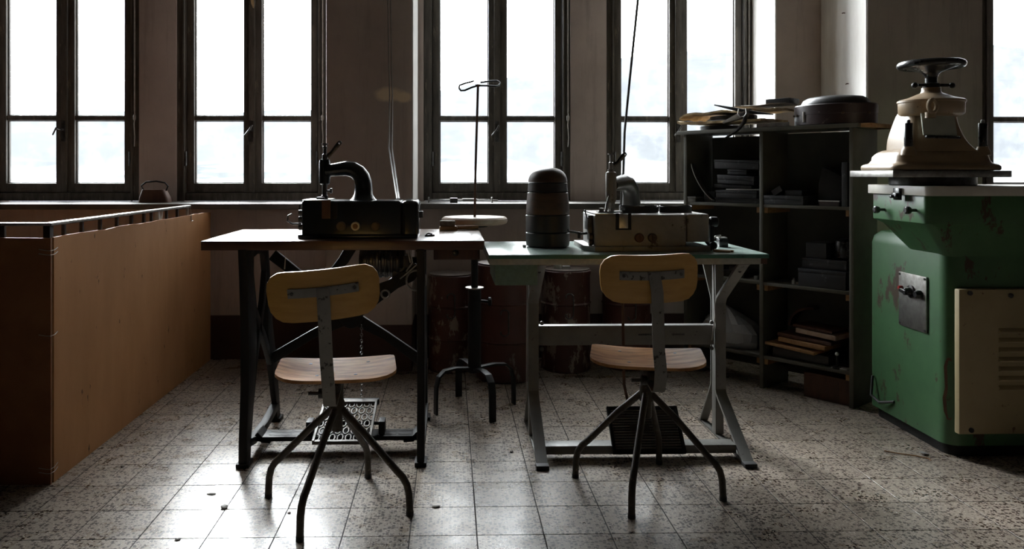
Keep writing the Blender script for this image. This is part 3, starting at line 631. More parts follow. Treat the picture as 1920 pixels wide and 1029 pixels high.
# ------------------------------------------------------------------ green work table on bent steel frames
rt = thing('sewing_table', 'green laminate work table on grey bent steel legs', 'table', (.65, 3.17, 0))
part(rt, 'tabletop', M().box(.142, 1.172, 2.885, 3.43, .7795-.0145, TZ), 'laminate', .002, label='scuffed pale green laminate top')
part(rt, 'top_edge', M().box(.141, 1.173, 2.8795, 2.8845, .764, .7785), 'laminate_edge', .001, label='dark green front edging')
part(rt, 'core_board', M().box(.144, 1.145, 2.886, 3.42, .7415, .7645), 'chipboard', .001)
part(rt, 'corner_block', M().box(1.146, 1.17, 2.888, 2.94, .742, .7645), 'brown_wood', .002)
part(rt, 'drawer_box', M().box(.165, .322, 2.90, 3.25, .665, .741), 'drawer_green', .002, label='speckled green drawer box under the top')
def kframe(x0, x1):
    m = M()
    def ribbon(pts, t):   # flat bar of width x0..x1
        m.strip(pts, t, 'x', x0, x1)
    return ribbon, m
for (x0, x1) in ((.315, .358), (1.077, 1.120)):
    rb, m = kframe(x0, x1)
    rb([(2.925,.741),(2.94,.735),(3.175,.575),(3.19,.55),(3.19,.20),(3.178,.18),(2.895,.012),(2.875,.006)], .012)
    part(rt, 'front_leg', m, 'grey_paint', .0015)
    rb, m = kframe(x0+.004, x1-.004)
    rb([(3.40,.741),(3.385,.72),(3.265,.57),(3.255,.55),(3.255,.22),(3.265,.19),(3.40,.012),(3.43,.006)], .010)
    part(rt, 'rear_leg', m, 'grey_paint', .0015)
    part(rt, 'upright', M().box(x0+.006, x1-.004, 3.20, 3.245, .012, .741), 'grey_paint', .002)
    part(rt, 'foot_bar', M().box(x0+.008, x1-.008, 2.90, 3.42, .001, .0115), 'grey_paint', .002)
    ft = M().box(x0-.002, x1+.002, 2.858, 2.90, 0, .016); part(rt, 'foot_cap', ft, 'rubber', .003)
    for z in (.47, .365): part(rt, 'bolt', M().lathe([(.008,0),(.008,-.008)], ((x0+x1)/2+(-.035 if x0 > 1 else .035), 3.196, z), 8, 'y'), 'dark_steel')
    part(rt, 'bolt', M().lathe([(.007,0),(.007,-.009)], ((x0+x1)/2, 2.982, .706), 8, 'y'), 'dark_steel')
cb = M().box(.358, 1.077, 3.20, 3.206, .378, .457).box(.358, 1.077, 3.206, 3.24, .451, .457).box(.358, 1.077, 3.206, 3.24, .378, .384)
cbo = part(rt, 'cross_rail', cb, 'grey_paint', .001)
for x0, x1 in ((.765,.832),(.905,.955)): part(cbo, 'slot', M().box(x0,x1,3.1985,3.2,.417,.4235), 'bakelite')
part(rt, 'pedal_rail', M().box(.356, 1.079, 2.955, 3.02, .022, .054), 'grey_paint', .002)
pm_ = M(); pw_, pl = .275, .188
pm_.box(-pw_/2, pw_/2, 0, .014, 0, .016); pm_.box(-pw_/2, pw_/2, pl-.012, pl, 0, .016); pm_.box(-pw_/2, -pw_/2+.012, 0, pl, 0, .016); pm_.box(pw_/2-.012, pw_/2, 0, pl, 0, .016)
pm_.box(-pw_/2+.01, pw_/2-.01, .01, pl-.01, -.002, .002)
part(rt, 'pedal', pm_.xf(Matrix.Translation((.745, 2.938, .026)) @ Matrix.Rotation(R(46), 4, 'X')), 'iron', .002, label='ribbed black foot pedal')
for k in range(15):
    part(rt, 'pedal_rib', M().box(-pw_/2+.014, pw_/2-.014, .017+k*.0108, .0225+k*.0108, .002, .013).xf(Matrix.Translation((.745, 2.938, .026)) @ Matrix.Rotation(R(46), 4, 'X')), 'grey_paint')
part(rt, 'pedal_plate', M().box(-.06,.015,.085,.115,.0135,.015).xf(Matrix.Translation((.745, 2.938, .026)) @ Matrix.Rotation(R(46), 4, 'X')), 'rubber')
part(rt, 'pedal_rod', M().tube([(.70,3.09,.17),(.69,3.12,.24),(.69,3.15,.60)], .006, 8), 'rust')
mo = M().lathe([(.03,-.12),(.06,-.11),(.068,-.09),(.068,.07),(.06,.09),(.03,.1)], (.76, 3.32, .625), 22, 'x').box(.70,.82,3.28,3.36,.68,.741)
part(rt, 'motor', mo, 'grey_paint', .002, label='grey motor under the green top')
part(rt, 'cable', M().tube([(1.06,3.16,.74),(1.062,3.155,.6),(1.068,3.16,.50),(1.06,3.18,.40)], .0025, 6), 'cord')
part(rt, 'cable', M().tube([(.31,3.16,.70),(.309,3.18,.5),(.309,3.2,.15)], .002, 6), 'cord')

# ------------------------------------------------------------------ swivel chairs
def plate(hx, hy, rad, thick, fn, nr=9, na=48, taper=0):
    # rounded rectangular moulded ply sheet; fn(x,y) -> offset along z
    def edge(a):
        # ray/rounded-rectangle hit
        dx, dy = cos(a), sin(a); lo, hi = 0, 2*max(hx, hy)
        for _ in range(30):
            m_ = (lo+hi)/2; x, y = abs(dx*m_), abs(dy*m_)
            ox, oy = max(0, x-(hx-rad)), max(0, y-(hy-rad))
            ins = x <= hx and y <= hy and math.hypot(ox, oy) <= rad
            lo, hi = (m_, hi) if ins else (lo, m_)
        return lo
    E_ = [edge(2*pi*k/na) for k in range(na)]
    top, bot = [], []
    for i in range(1, nr+1):
        t = i/nr
        a_, b_ = [], []
        for k in range(na):
            x, y = cos(2*pi*k/na)*E_[k]*t, sin(2*pi*k/na)*E_[k]*t
            x *= 1 + taper*y/hy
            z = fn(x, y); a_.append((x, y, z)); b_.append((x, y, z-thick))
        top.append(a_); bot.append(b_)
    m = M()
    vs = [(0,0,fn(0,0))] + [p for r_ in top for p in r_]; fs = [(0, 1+k, 1+(k+1)%na) for k in range(na)]
    for i in range(nr-1):
        for k in range(na): a0 = 1+i*na; b0 = a0+na; fs.append((a0+k, b0+k, b0+(k+1)%na, a0+(k+1)%na))
    o = len(vs); vs += [(0,0,fn(0,0)-thick)] + [p for r_ in bot for p in r_]
    fs += [(o, o+1+(k+1)%na, o+1+k) for k in range(na)]
    for i in range(nr-1):
        for k in range(na): a0 = o+1+i*na; b0 = a0+na; fs.append((a0+k, a0+(k+1)%na, b0+(k+1)%na, b0+k))
    e0, e1 = 1+(nr-1)*na, o+1+(nr-1)*na
    for k in range(na): fs.append((e0+k, e1+k, e1+(k+1)%na, e0+(k+1)%na))
    return m.add(vs, fs)
def chair(loc, label, leg_a, seat_rz, back_c, back_rot, back_hw, seat_z, hub_z=.325):
    T = thing('swivel_chair', label, 'chair', (0,0,0), 'plywood swivel chairs at the tables')
    for k in range(4):
        a = R(leg_a) + pi/2*k; dx, dy = cos(a), sin(a)
        pts = [(.012*dx,.012*dy,hub_z-.005), (.10*dx,.10*dy,hub_z-.085), (.205*dx,.205*dy,.137), (.226*dx,.226*dy,.118), (.240*dx,.240*dy,.096), (.247*dx,.247*dy,.068), (.25*dx,.25*dy,.012)]
        lg = part(T, 'leg', M().tube(pts, .0115, 12), 'tube')
        part(lg, 'foot_cap', M().cyl((.25*dx,.25*dy,0), .0125, .0145, seg=12), 'rubber')
    part(T, 'column', M().lathe([(.017,.245),(.018,.25),(.018,.30),(.024,.302),(.024,hub_z+.015),(.021,hub_z+.02),(.021,seat_z-.045),(.024,seat_z-.04),(.024,seat_z-.02)], (0,0,0), 20), 'tube')
    part(T, 'seat_bracket', M().box(-.09,.09,-.03,.03,seat_z-.022,seat_z-.016).box(-.03,.03,-.10,.10,seat_z-.022,seat_z-.016).box(-.02,.02,-.12,.02,seat_z-.05,seat_z-.025), 'tube', .002)
    hx, hy = .188, .172
    def dish(x, y):
        u, v = x/hx, y/hy
        return .012*abs(u)**3 - .012*(1-min(1,u*u))*(1-min(1,v*v)) - (.024*max(0,v-.35)**2 if v > .35 else 0) + .004*max(0,-v-.6)
    seat = plate(hx, hy, .085, .010, dish).xf(Matrix.Translation((0,0,seat_z+.002)) @ Matrix.Rotation(R(seat_rz), 4, 'Z'))
    so = part(T, 'seat', seat, 'ply_seat', label='worn moulded plywood seat', ang=50)
    for x, y in ((-.09,.08),(.10,.08),(-.06,-.07),(.06,-.07)):
        c_ = Matrix.Rotation(R(seat_rz), 4, 'Z') @ Vector((x,y,0)); z = seat_z+.002+dish(x,y)
        part(so, 'rivet', M().lathe([(.006,z-.001),(.0055,z+.0012),(.002,z+.002)], (c_.x,c_.y,0), 10), 'steel')
    # backrest: sheet in the x/z plane, bowed round the sitter, thickness along y
    bx, by, bz = back_c; H_ = .077
    bow = lambda x, y: .045*(x/back_hw)**2
    bk = plate(back_hw, H_, .055, .009, bow, taper=.02)
    bk.v = [(x, z, y) for x, y, z in bk.v]         # (x, depth, up)
    RM = Matrix.Translation(back_c) @ Matrix.Rotation(R(back_rot[2]), 4, 'Z') @ Matrix.Rotation(R(back_rot[1]), 4, 'Y') @ Matrix.Rotation(R(back_rot[0]), 4, 'X')
    part(T, 'backrest', bk.xf(RM), 'ply_back', label='honey coloured plywood backrest', ang=50)
    # T-shaped bracket: cross strap follows the bow, strut runs down and under the seat
    strap = M(); pts = []
    for i in range(9):
        x = -.105 + .21*i/8; pts.append((x, bow(x, 0)-.0125))
    strap.strip(pts, .004, 'z', -.002, .026)
    sp = part(T, 'back_strap', strap.xf(RM), 'strut_paint', .001, label='grey painted steel strap')
    for x in (-.093, .093):
        part(sp, 'screw', M().lathe([(.005,0),(.005,-.003)], (x, bow(x,0)-.014, .012), 10, 'y').xf(RM), 'dark_steel')
    tpt = RM @ Vector((.0, -.016, .022))
    sx = tpt.x
    path = [(tpt.y, tpt.z), (tpt.y-.002, tpt.z-.06), (-.196, seat_z+.06), (-.186, seat_z-.01), (-.172, seat_z-.05), (-.16, seat_z-.075), (-.14, seat_z-.082), (-.02, seat_z-.048)]
    st = M(); rs = []
    n_ = len(path)
    for i, (y, z) in enumerate(path):
        q0, q1 = path[max(0,i-1)], path[min(n_-1,i+1)]; d = Vector((q1[0]-q0[0], q1[1]-q0[1])).normalized(); nx_, nz_ = -d.y*.0025, d.x*.0025
        f = min(1, i/3); x = sx*(1-f); hw_ = .0195
        rs.append([(x-hw_, y+nx_, z+nz_), (x+hw_, y+nx_, z+nz_), (x+hw_, y-nx_, z-nz_), (x-hw_, y-nx_, z-nz_)])
    st.rings(rs); part(T, 'back_strut', st, 'strut_paint', .001, label='chipped grey steel strut')
    part(T, 'clamp_knob', M().lathe([(.006,0),(.006,.03),(.016,.032),(.016,.05)], (-.075,-.10,seat_z-.055), 12, 'x'), 'bakelite')
    T.location = loc; return T
chair((-.365, 2.57, 0), 'plywood swivel chair with tilted backrest, at the dark wooden table', -17.5, 6, (-.012, -.20, .715), (4, -5, 7), .168, .448)
chair((.671, 2.686, 0), 'plywood swivel chair with level backrest, at the green table', -24.5, -12, (-.028, -.19, .742), (4, -1.2, 3), .160, .452, .335)

# ------------------------------------------------------------------ stand with round wooden plate and wire fork
ts = thing('thread_stand', 'black four legged stand with round wooden plate and tall wire fork', 'stand', (.112, 3.61, 0))
sx_, sy_ = .112, 3.61
for dx, dy in ((-.175,-.08),(.072,-.19),(-.07,.20),(.185,.075)):
    l_ = math.hypot(dx, dy); ux, uy = dx/l_, dy/l_
    pr_ = [(.0,.186),(.5*l_,.196),(.78*l_,.190),(.93*l_,.165),(.99*l_,.12),(l_,.06),(l_,0)]
    P_ = [Vector((sx_+ux*a, sy_+uy*a, z)) for a, z in pr_]; rs = []
    for i, p in enumerate(P_):
        d = (P_[min(i+1,len(P_)-1)]-P_[max(i-1,0)]).normalized(); side = Vector((-uy, ux, 0)); nn = d.cross(side).normalized()
        rs.append([p+side*.016+nn*.005, p-side*.016+nn*.005, p-side*.016-nn*.005, p+side*.016-nn*.005])
    part(ts, 'leg', M().rings(rs), 'iron', .0015)
part(ts, 'column', M().lathe([(.03,.17),(.03,.55)], (sx_, sy_, 0), 20), 'iron')
part(ts, 'collar', M().lathe([(.042,.55),(.042,.556),(.034,.557)], (sx_, sy_, 0), 20), 'steel')
part(ts, 'inner_post', M().lathe([(.016,.557),(.016,.83),(.06,.832),(.06,.842)], (sx_, sy_, 0), 18), 'iron')
part(ts, 'clamp_screw', M().rod((sx_+.03,sy_-.01,.495),(sx_+.062,sy_-.015,.492),.006,8).lathe([(.012,0),(.020,.004),(.020,.014),(.012,.018)], (sx_+.060,sy_-.015,.492), 10, 'x'), 'iron')
ds = part(ts, 'round_plate', M().lathe([(.05,.8425),(.135,.843),(.147,.850),(.151,.860),(.149,.870),(.140,.877),(.12,.878),(.001,.878)], (sx_, sy_, 0), 44), 'disc_wood', label='pale round wooden plate')
for dx, dy in ((-.03,-.04),(.05,-.02),(.09,-.05),(.055,.03)):
    part(ds, 'peg_hole', M().cyl((sx_+dx, sy_+dy, .8782), .004, .0006, seg=8), 'bakelite')
fk = M().tube([(sx_,sy_-.02,.878),(sx_+.004,sy_-.02,1.1),(sx_+.015,sy_-.02,1.47)], .0055, 8).lathe([(.004,0),(.012,.002),(.012,.010),(.004,.012)], (sx_+.015, sy_-.02, 1.468), 10)
part(ts, 'wire_post', fk, 'rust')
def loop(sgn, pts): return M().tube([(sx_+.015+sgn*a, sy_-.02+b, z) for a, b, z in pts], .0042, 7)
part(ts, 'wire_loop', loop(-1, [(0,0,1.474),(.03,-.02,1.463),(.06,-.03,1.449),(.078,-.02,1.449),(.086,-.005,1.462),(.084,.01,1.476),(.06,.025,1.486),(.018,.02,1.497)]), 'iron')
part(ts, 'wire_loop', loop(1, [(0,0,1.474),(.04,-.03,1.470),(.08,-.04,1.466),(.096,-.02,1.473),(.10,-.0,1.487),(.09,.02,1.498),(.06,.03,1.498),(.012,.02,1.491)]), 'iron')

# ------------------------------------------------------------------ things on the tables
hx_, hy_ = .395, 3.19
hb_ = thing('hat_block', 'dark turned wooden hat block built up of rings on green table', 'hat block', (hx_, hy_, TZ))
secs = [([(.080,0),(.086,.004),(.088,.02),(.088,.058)], 'block_black'), ([(.088,.0595),(.0885,.08),(.0885,.128)], 'block_black'), ([(.0875,.1295),(.086,.17),(.083,.20),(.0815,.219)], 'block_wood'),
        ([(.081,.2205),(.0795,.24),(.079,.258)], 'block_black')]
z0 = 0
for prof, mt in secs:
    prof = [(prof[0][0]-.003, prof[0][1])] + [(prof[0][0], prof[0][1]+.003)] + prof[1:-1] + [(prof[-1][0], prof[-1][1]-.003), (prof[-1][0]-.003, prof[-1][1])]
    part(hb_, 'ring_section', M().lathe([(r_, TZ+.001+h_) for r_, h_ in prof], (hx_, hy_, 0), 40), mt)
dome = [(.0785,.2595)] + [(.0785*cos(pi/2*k/9)**.75 if k < 9 else .001, .262+.057*sin(pi/2*k/9)) for k in range(10)]
part(hb_, 'dome', M().lathe([(r_, TZ+.001+h_) for r_, h_ in dome], (hx_, hy_, 0), 40), 'block_wood', label='rounded wooden crown')
solo('metal_washer', M().cyl((.298, 3.16, TZ+.0005), .007, .010, seg=12), 'steel', 'tiny metal disc beside the hat block', 'washer')
bs = thing('brush', 'wooden brush with long handle lying at the back of dark table', 'brush', (.02, 3.41, .83))
bsb = part(bs, 'brush_head', rbox(-.046, .032, 3.385, 3.425, .8303, .850, .008), 'raw_wood')
part(bs, 'bristles', M().box(-.044, .022, 3.388, 3.422, .850, .872), 'bristle', .003)
part(bs, 'brush_handle', M().tube([(.03,3.405,.842),(.06,3.413,.842),(.10,3.425,.843),(.122,3.43,.843)], [.010,.0085,.009,.007], 10), 'raw_wood')
solo('metal_clip', M().prism([(-.098,3.085),(-.06,3.10),(-.063,3.112),(-.10,3.10)], 'z', .8305, .8365).tube([(-.094,3.095,.8365),(-.085,3.098,.842),(-.07,3.103,.8375)], .003, 6), 'dark_steel', 'small metal clip beside the black machine on dark table', 'clip')
def band(x, y, z, r_, hgt, name, label, a0=.35, sx=1):
    m = M(); rs = []
    for k in range(40):
        a = 2*pi*k/40; q = r_*(1+.03*sin(2*a+a0)); ca, sa = cos(a)*sx, sin(a)*.75
        rs.append([(x+ca*q, y+sa*q, z), (x+ca*(q-.003), y+sa*(q-.003), z), (x+ca*(q-.003), y+sa*(q-.003), z+hgt+.002*sin(3*a)), (x+ca*q, y+sa*q, z+hgt+.002*sin(3*a))])
    m.rings(rs, closed=True)
    return solo(name, m, 'leather', label, 'leather band', 'black bands on the grey machine')
band(.740, 3.085, .9215, .076, .027, 'leather_band', 'larger black leather band on grey machine next to its arm')
band(.885, 3.085, .9215, .062, .027, 'leather_band', 'smaller black leather band on grey machine near its right end', 1.2)
ob = thing('oil_box', 'small black box with metal lid on green table right of grey machine', 'box', (1.095, 3.16, TZ))
part(ob, 'box_body', M().box(1.078, 1.114, 3.14, 3.18, TZ+.0005, TZ+.034), 'bakelite', .002)
part(ob, 'lid', M().box(1.076, 1.112, 3.145, 3.178, TZ+.0345, TZ+.039).tube([(1.06,3.16,TZ+.03),(1.068,3.158,TZ+.044),(1.085,3.158,TZ+.046)], .003, 6).cyl((1.088,3.16,TZ+.039), .004, .009, seg=8), 'steel', .001)
for k, (xa, ya, xb, yb) in enumerate(((1.005,2.985,1.062,2.94),(.995,2.962,1.045,2.925))):
    d = Vector((xb-xa, yb-ya, 0)); solo('wooden_stick', M().obox(((xa+xb)/2,(ya+yb)/2,TZ+.0045), (d.length, .011, .008), (0,0,math.atan2(d.y,d.x))), 'raw_wood', ('flat wooden stick on green table, the one further back', 'flat wooden stick on green table, the one nearer the edge')[k], 'stick', 'wooden sticks by the grey machine', .001)

# ------------------------------------------------------------------ drums against the wall
def drum(x, y, r_, h_, mat, label, hz, rot=0):
    T = thing('metal_drum', label, 'drum', (x, y, 0), 'old drums under the windows')
    b = part(T, 'drum_body', M().lathe([(r_-.006,0),(r_,.006),(r_,.02),(r_-.004,.03),(r_-.004,h_*.33),(r_+.002,h_*.34),(r_-.004,h_*.355),(r_-.004,h_*.66),(r_+.002,h_*.67),(r_-.004,h_*.685),(r_-.004,h_-.03),(r_,h_-.02),(r_,h_-.004),(r_-.004,h_)], (x,y,0), 36), mat)
    part(T, 'lid', M().lathe([(r_-.006,h_),(r_-.008,h_-.006),(.02,h_-.006)], (x,y,0.0065), 36), 'drum_lid')
    a = R(-90+rot); cx_, cy_ = x+cos(a)*(r_+.008), y+sin(a)*(r_+.008); tx, ty = -sin(a), cos(a)
    pts = [(-.02,.045),(-.02,.06),(-.008,.07),(.008,.07),(.02,.06),(.02,-.05),(.008,-.062),(-.008,-.062),(-.02,-.052),(-.02,-.04)]
    part(T, 'handle', M().tube([(cx_+tx*u, cy_+ty*u, hz+v) for u, v in pts], .0035, 7), 'dark_steel', label='thin wire ring handle')
    return T
drum(.005, 4.36, .125, .52, 'rust_drum', 'rust stained drum just right of the table stand, left of three', .36)
drum(.292, 4.17, .150, .60, 'drum_plain', 'plain dark red drum between the two patchy drums', .31, -5)
drum(.640, 4.36, .137, .545, 'rust_drum', 'drum with large bare patches under the green table', .36)
drum(.985, 4.40, .135, .53, 'drum_plain', 'dark drum behind the chair at green table', .34)
solo('tin_can', M().lathe([(.02,.54),(.022,.545),(.022,.575),(.012,.585),(.012,.60)], (.59, 4.33, 0), 14).box(.62,.66,4.32,4.36,.54,.565), 'paper', 'pale tin standing on the patchy drum under green table', 'tin')

# ------------------------------------------------------------------ things on the sill and cables
ir = thing('flat_iron', 'rusty brown flat iron with wire loop handle on the window sill', 'iron', (-1.757, 4.76, .90))
part(ir, 'iron_body', M().rings([rrect(-1.757,4.76,.088,.045,.02,.9005), rrect(-1.757,4.76,.084,.043,.02,.93), rrect(-1.762,4.76,.066,.035,.02,.978)]), 'rust', .002)
part(ir, 'handle', M().tube([(-1.825,4.76,.975),(-1.838,4.76,1.0),(-1.81,4.76,1.022),(-1.75,4.76,1.027),(-1.70,4.76,1.018),(-1.682,4.76,.998),(-1.69,4.76,.975),(-1.71,4.76,.965)], .005, 8), 'iron')
sb = thing('clamp_bar', 'steel clamp bar with end plates lying on the middle sill', 'clamp', (.08, 4.70, .90))
part(sb, 'bar', M().box(-.13,.24,4.692,4.704,.912,.920), 'steel', .001)
part(sb, 'end_plate', M().box(-.130,-.122,4.67,4.725,.9005,.933), 'steel', .001)
part(sb, 'slide_block', M().box(.0,.045,4.68,4.715,.9005,.928), 'dark_steel', .002)
part(sb, 'sleeve', M().box(.075,.16,4.685,4.71,.908,.924), 'steel', .001)
part(sb, 'fixed_jaw', M().box(.245,.253,4.67,4.725,.9005,.932).box(.253,.285,4.69,4.705,.908,.918), 'steel', .001)
c1 = M().tube([(-.331,4.22,2.6),(-.331,4.22,2.0),(-.325,4.21,1.7),(-.318,4.18,1.49),(-.30,3.9,1.2),(-.232,3.4,1.0),(-.213,3.20,.972)], .0038, 7)
c2 = M().tube([(-.315,4.22,2.6),(-.316,4.22,2.0),(-.311,4.21,1.7),(-.304,4.18,1.49),(-.286,3.9,1.2),(-.223,3.4,1.0),(-.205,3.20,.972)], .0038, 7)
c1.tube([(-.331,4.22,2.6),(-.331,4.24,ZC)], .0038, 7); c2.tube([(-.315,4.22,2.6),(-.315,4.24,ZC)], .0038, 7)
solo('power_cable', c1, 'cord', 'left of two pale cables hanging from the ceiling before the pillar', 'cable', 'cables down to the black machine')
solo('power_cable', c2, 'cord', 'right of two pale cables hanging from the ceiling before the pillar', 'cable', 'cables down to the black machine')
solo('power_cable', M().tube([(.93,3.36,ZC),(.86,3.37,2.4),(.808,3.38,1.83),(.772,3.38,1.48),(.745,3.36,1.25),(.72,3.27,1.08),(.705,3.252,.93)], .0052, 8), 'cord_dark', 'single dark cable hanging from the ceiling to the grey machine', 'cable')
ws = M().rings([[(-1.243,4.955,2.20),(-1.225,4.955,2.20),(-1.225,4.957,2.20),(-1.243,4.957,2.20)],[(-1.242,4.95,2.165),(-1.222,4.952,2.168),(-1.222,4.954,2.168),(-1.242,4.952,2.165)],[(-1.236,4.95,2.13),(-1.219,4.95,2.128),(-1.219,4.952,2.128),(-1.236,4.952,2.13)],[(-1.228,4.952,2.105),(-1.221,4.952,2.10),(-1.221,4.954,2.10),(-1.228,4.954,2.105)]])
solo('cloth_scrap', ws, 'hide', 'orange white scrap of cloth hanging on the window behind the black machine', 'cloth')
# bent nails left in the plaster
for k, (x, y, z, lab) in enumerate(((2.1815, 4.32, 1.96, 'upper bent nail in the bright side of the column'), (2.1815, 4.28, 1.565, 'lower bent nail in the bright side of the column'))):
    solo('nail', M().tube([(x+.004,y,z),(x-.012,y-.004,z),(x-.02,y-.012,z-.004)], .003, 6), 'rust', lab, 'nail', 'nails in the column')

# ------------------------------------------------------------------ open shelf unit standing askew in the corner
SA = math.atan2(-.7809, .6247); SO = Vector((1.271, 4.273, 0))
SM = Matrix.Translation(SO) @ Matrix.Rotation(SA, 4, 'Z')
def sl_(m): return m.xf(SM)
sh = thing('shelf_unit', 'tall open grey painted shelf unit standing askew beside the window', 'shelf', tuple(SM @ Vector((.455, .125, 0))))
for u in (0, .445, .89):
    part(sh, 'upright', sl_(M().box(u, u+.02, 0, .25, 0, 1.284)), 'shelf', .002)
part(sh, 'back_board', sl_(M().box(.0205, .4445, .243, .249, .05, 1.274)), 'shelf_shade'); part(sh, 'back_board', sl_(M().box(.4655, .8895, .243, .249, .05, 1.279)), 'shelf_shade')
part(sh, 'top_board', sl_(M().box(-.03, .94, -.02, .27, 1.2845, 1.304)), 'shelf', .002)
part(sh, 'wooden_lath', sl_(M().box(.86, .985, .12, .28, 1.2845, 1.303).box(.941, .985, -.0, .28, 1.2845, 1.303)), 'raw_wood', .002, label='bare wooden lath end')
for z in (.905, .517, .15):
    for u in (.0205, .4655):
        part(sh, 'shelf_board', sl_(M().box(u, u+.424, .003, .242, z, z+.016)), 'shelf', .001)
        for uu in (u+.0005, u+.404): part(sh, 'cleat', sl_(M().box(uu, uu+.0195, .01, .23, z-.028, z-.0005)), 'raw_wood', .001)
Z2, Z3, Z4 = .9212, .5332, .1662
def sbox(name, u0, u1, v0, v1, z0, z1, mat, label, cat, group=None, tilt=0, rz=0, bevel=.002):
    c_ = ((u0+u1)/2, (v0+v1)/2, (z0+z1)/2)
    m = M().obox((0,0,0), (u1-u0, v1-v0, z1-z0)); 
    bm_ = M(); bm_.v, bm_.f = m.v, m.f
    bm_.xf(Matrix.Translation(c_) @ Matrix.Rotation(R(rz), 4, 'Z') @ Matrix.Rotation(R(tilt), 4, 'Y')); return solo(name, sl_(bm_), mat, label, cat, group, bevel)
def lidbox(name, u0, u1, v0, v1, z0, z1, label, group, tilt=0, mat='black_box', lid=.35):
    c_ = Vector(((u0+u1)/2, (v0+v1)/2, z0)); X_ = Matrix.Translation(c_) @ Matrix.Rotation(R(tilt), 4, 'Y')
    T = thing(name, label, 'box', tuple(SM @ c_), group)
    hu, hv, h_ = (u1-u0)/2, (v1-v0)/2, z1-z0
    part(T, 'box_body', sl_(M().box(-hu+.0015,hu-.0015,-hv+.0015,hv-.0015,0,h_*(1-lid)-.0005).xf(X_)), mat, .001)
    part(T, 'lid', sl_(M().box(-hu,hu,-hv,hv,h_*(1-lid),h_).xf(X_)), mat, .0015)
    return T
G1 = 'dark boxes on the upper shelf'
lidbox('storage_box', .18, .44, .02, .20, Z2, Z2+.026, 'wide black box at the bottom of the left stack', G1)
lidbox('storage_box', .19, .425, .01, .19, Z2+.0265, Z2+.066, 'black box second from the bottom of the left stack', G1)
solo('paper_sheet', sl_(M().obox((.34,.09,Z2+.0705), (.19,.15,.006), (.0,.0,.1))), 'paper', 'crumpled grey sheet between boxes of the left stack', 'paper', None, .002)
sbox('storage_box', .175, .39, .02, .17, Z2+.077, Z2+.094, 'black_box', 'thin black box lying tilted in the left stack', 'box', G1, 1.5)
lidbox('storage_box', .205, .415, .0, .17, Z2+.099, Z2+.142, 'black box with scuffed front, leaning in the left stack', G1, 2.5, lid=.55)
lidbox('storage_box', .265, .375, .0, .12, Z2+.148, Z2+.172, 'small worn black box near the top of left stack', G1, 1.5)
lidbox('storage_box', .18, .435, .01, .19, Z2+.176, Z2+.222, 'long black box on top of the left stack', G1, 1.5, lid=.25)
lidbox('storage_box', .022, .075, .0, .09, Z2, Z2+.028, 'little grey box at the shelf corner nearest the window', G1, mat='grey_paint')
sbox('storage_box', .10, .165, .04, .14, Z2, Z2+.055, 'black_box', 'narrow dark box left of the tall stack', 'box', G1)
bd = M(); rs = []
for i in range(14):
    t = i/13; a = R(95 - 80*t); u = .215-.19*cos(R(12+55*t)); z = Z2+.012+.19*(1-t)**1.25
    rs.append([(.045+.13*t**1.4, .0, z), (.049+.13*t**1.4, .0, z+.003), (.049+.13*t**1.4, .035, z+.003), (.045+.13*t**1.4, .035, z)])
bd.rings(rs); solo('leather_strap', sl_(bd), 'steel', 'curved shiny band leaning beside the left stack of boxes', 'strap')
lidbox('storage_box', .468, .672, .0, .17, Z2, Z2+.044, 'wide black box in the right upper compartment', G1, lid=.4)
sbox('storage_box', .565, .65, .03, .15, Z2+.0445, Z2+.070, 'black_box', 'flat black box on the wide black box', 'box', G1)
sbox('storage_box', .50, .553, .02, .07, Z2+.052, Z2+.082, 'black_box', 'small dark box tipped on its edge', 'box', G1, -32)
sbox('storage_box', .853, .880, .005, .15, Z2, Z2+.205, 'black_box', 'tall narrow black box standing against the right upright', 'box', G1)
tr = thing('metal_tray', 'shallow tray with bright rim on the upper shelf', 'tray', tuple(SM @ Vector((.79,.06,Z2))))
part(tr, 'tray_body', sl_(M().box(.745,.84,.01,.11,Z2,Z2+.025)), 'case', .001); part(tr, 'rim', sl_(M().box(.743,.842,.006,.0095,Z2+.022,Z2+.027)), 'wire')
bgm = M().rings([[(.68,.125,Z2),(.84,.125,Z2),(.84,.235,Z2),(.68,.235,Z2)],[(.68,.13,Z2+.10),(.845,.13,Z2+.06),(.845,.23,Z2+.06),(.68,.23,Z2+.10)],[(.69,.15,Z2+.19),(.81,.15,Z2+.13),(.81,.22,Z2+.13),(.69,.22,Z2+.19)]])
solo('leather_bag', sl_(bgm), 'leather', 'slumped black bag at the back of the upper shelf', 'bag', None, .012)
# middle shelf
G2 = 'black cases on the middle shelf'
lidbox('tool_case', .64, .87, .01, .20, Z3, Z3+.085, 'large black case at the bottom on the middle shelf', G2, lid=.2)
lidbox('tool_case', .65, .865, .03, .19, Z3+.0855, Z3+.135, 'black case with bright edge lying on the large case', G2, lid=.3)
sbox('tool_case', .665, .765, .04, .16, Z3+.1355, Z3+.21, 'black_box', 'upright black case on top, left of round one', 'case', G2)
solo('round_case', sl_(M().lathe([(.04,0),(.053,.01),(.055,.05),(.045,.085),(.02,.098),(.001,.1)], (.826,.11,Z3+.1355), 24)), 'bakelite', 'round black case on top of the middle shelf pile', 'case')
solo('steel_fitting', sl_(M().lathe([(.012,0),(.012,.02),(.006,.022),(.006,.03)], (.60,.05,Z3), 12).obox((.615,.05,Z3+.006), (.05,.008,.012))), 'steel', 'small steel fitting left of the black cases', 'fitting')
solo('steel_fitting', sl_(M().lathe([(.012,0),(.012,.02)], (.40,.05,Z3), 12)), 'steel', 'small steel plug on the middle shelf behind the green table', 'fitting')
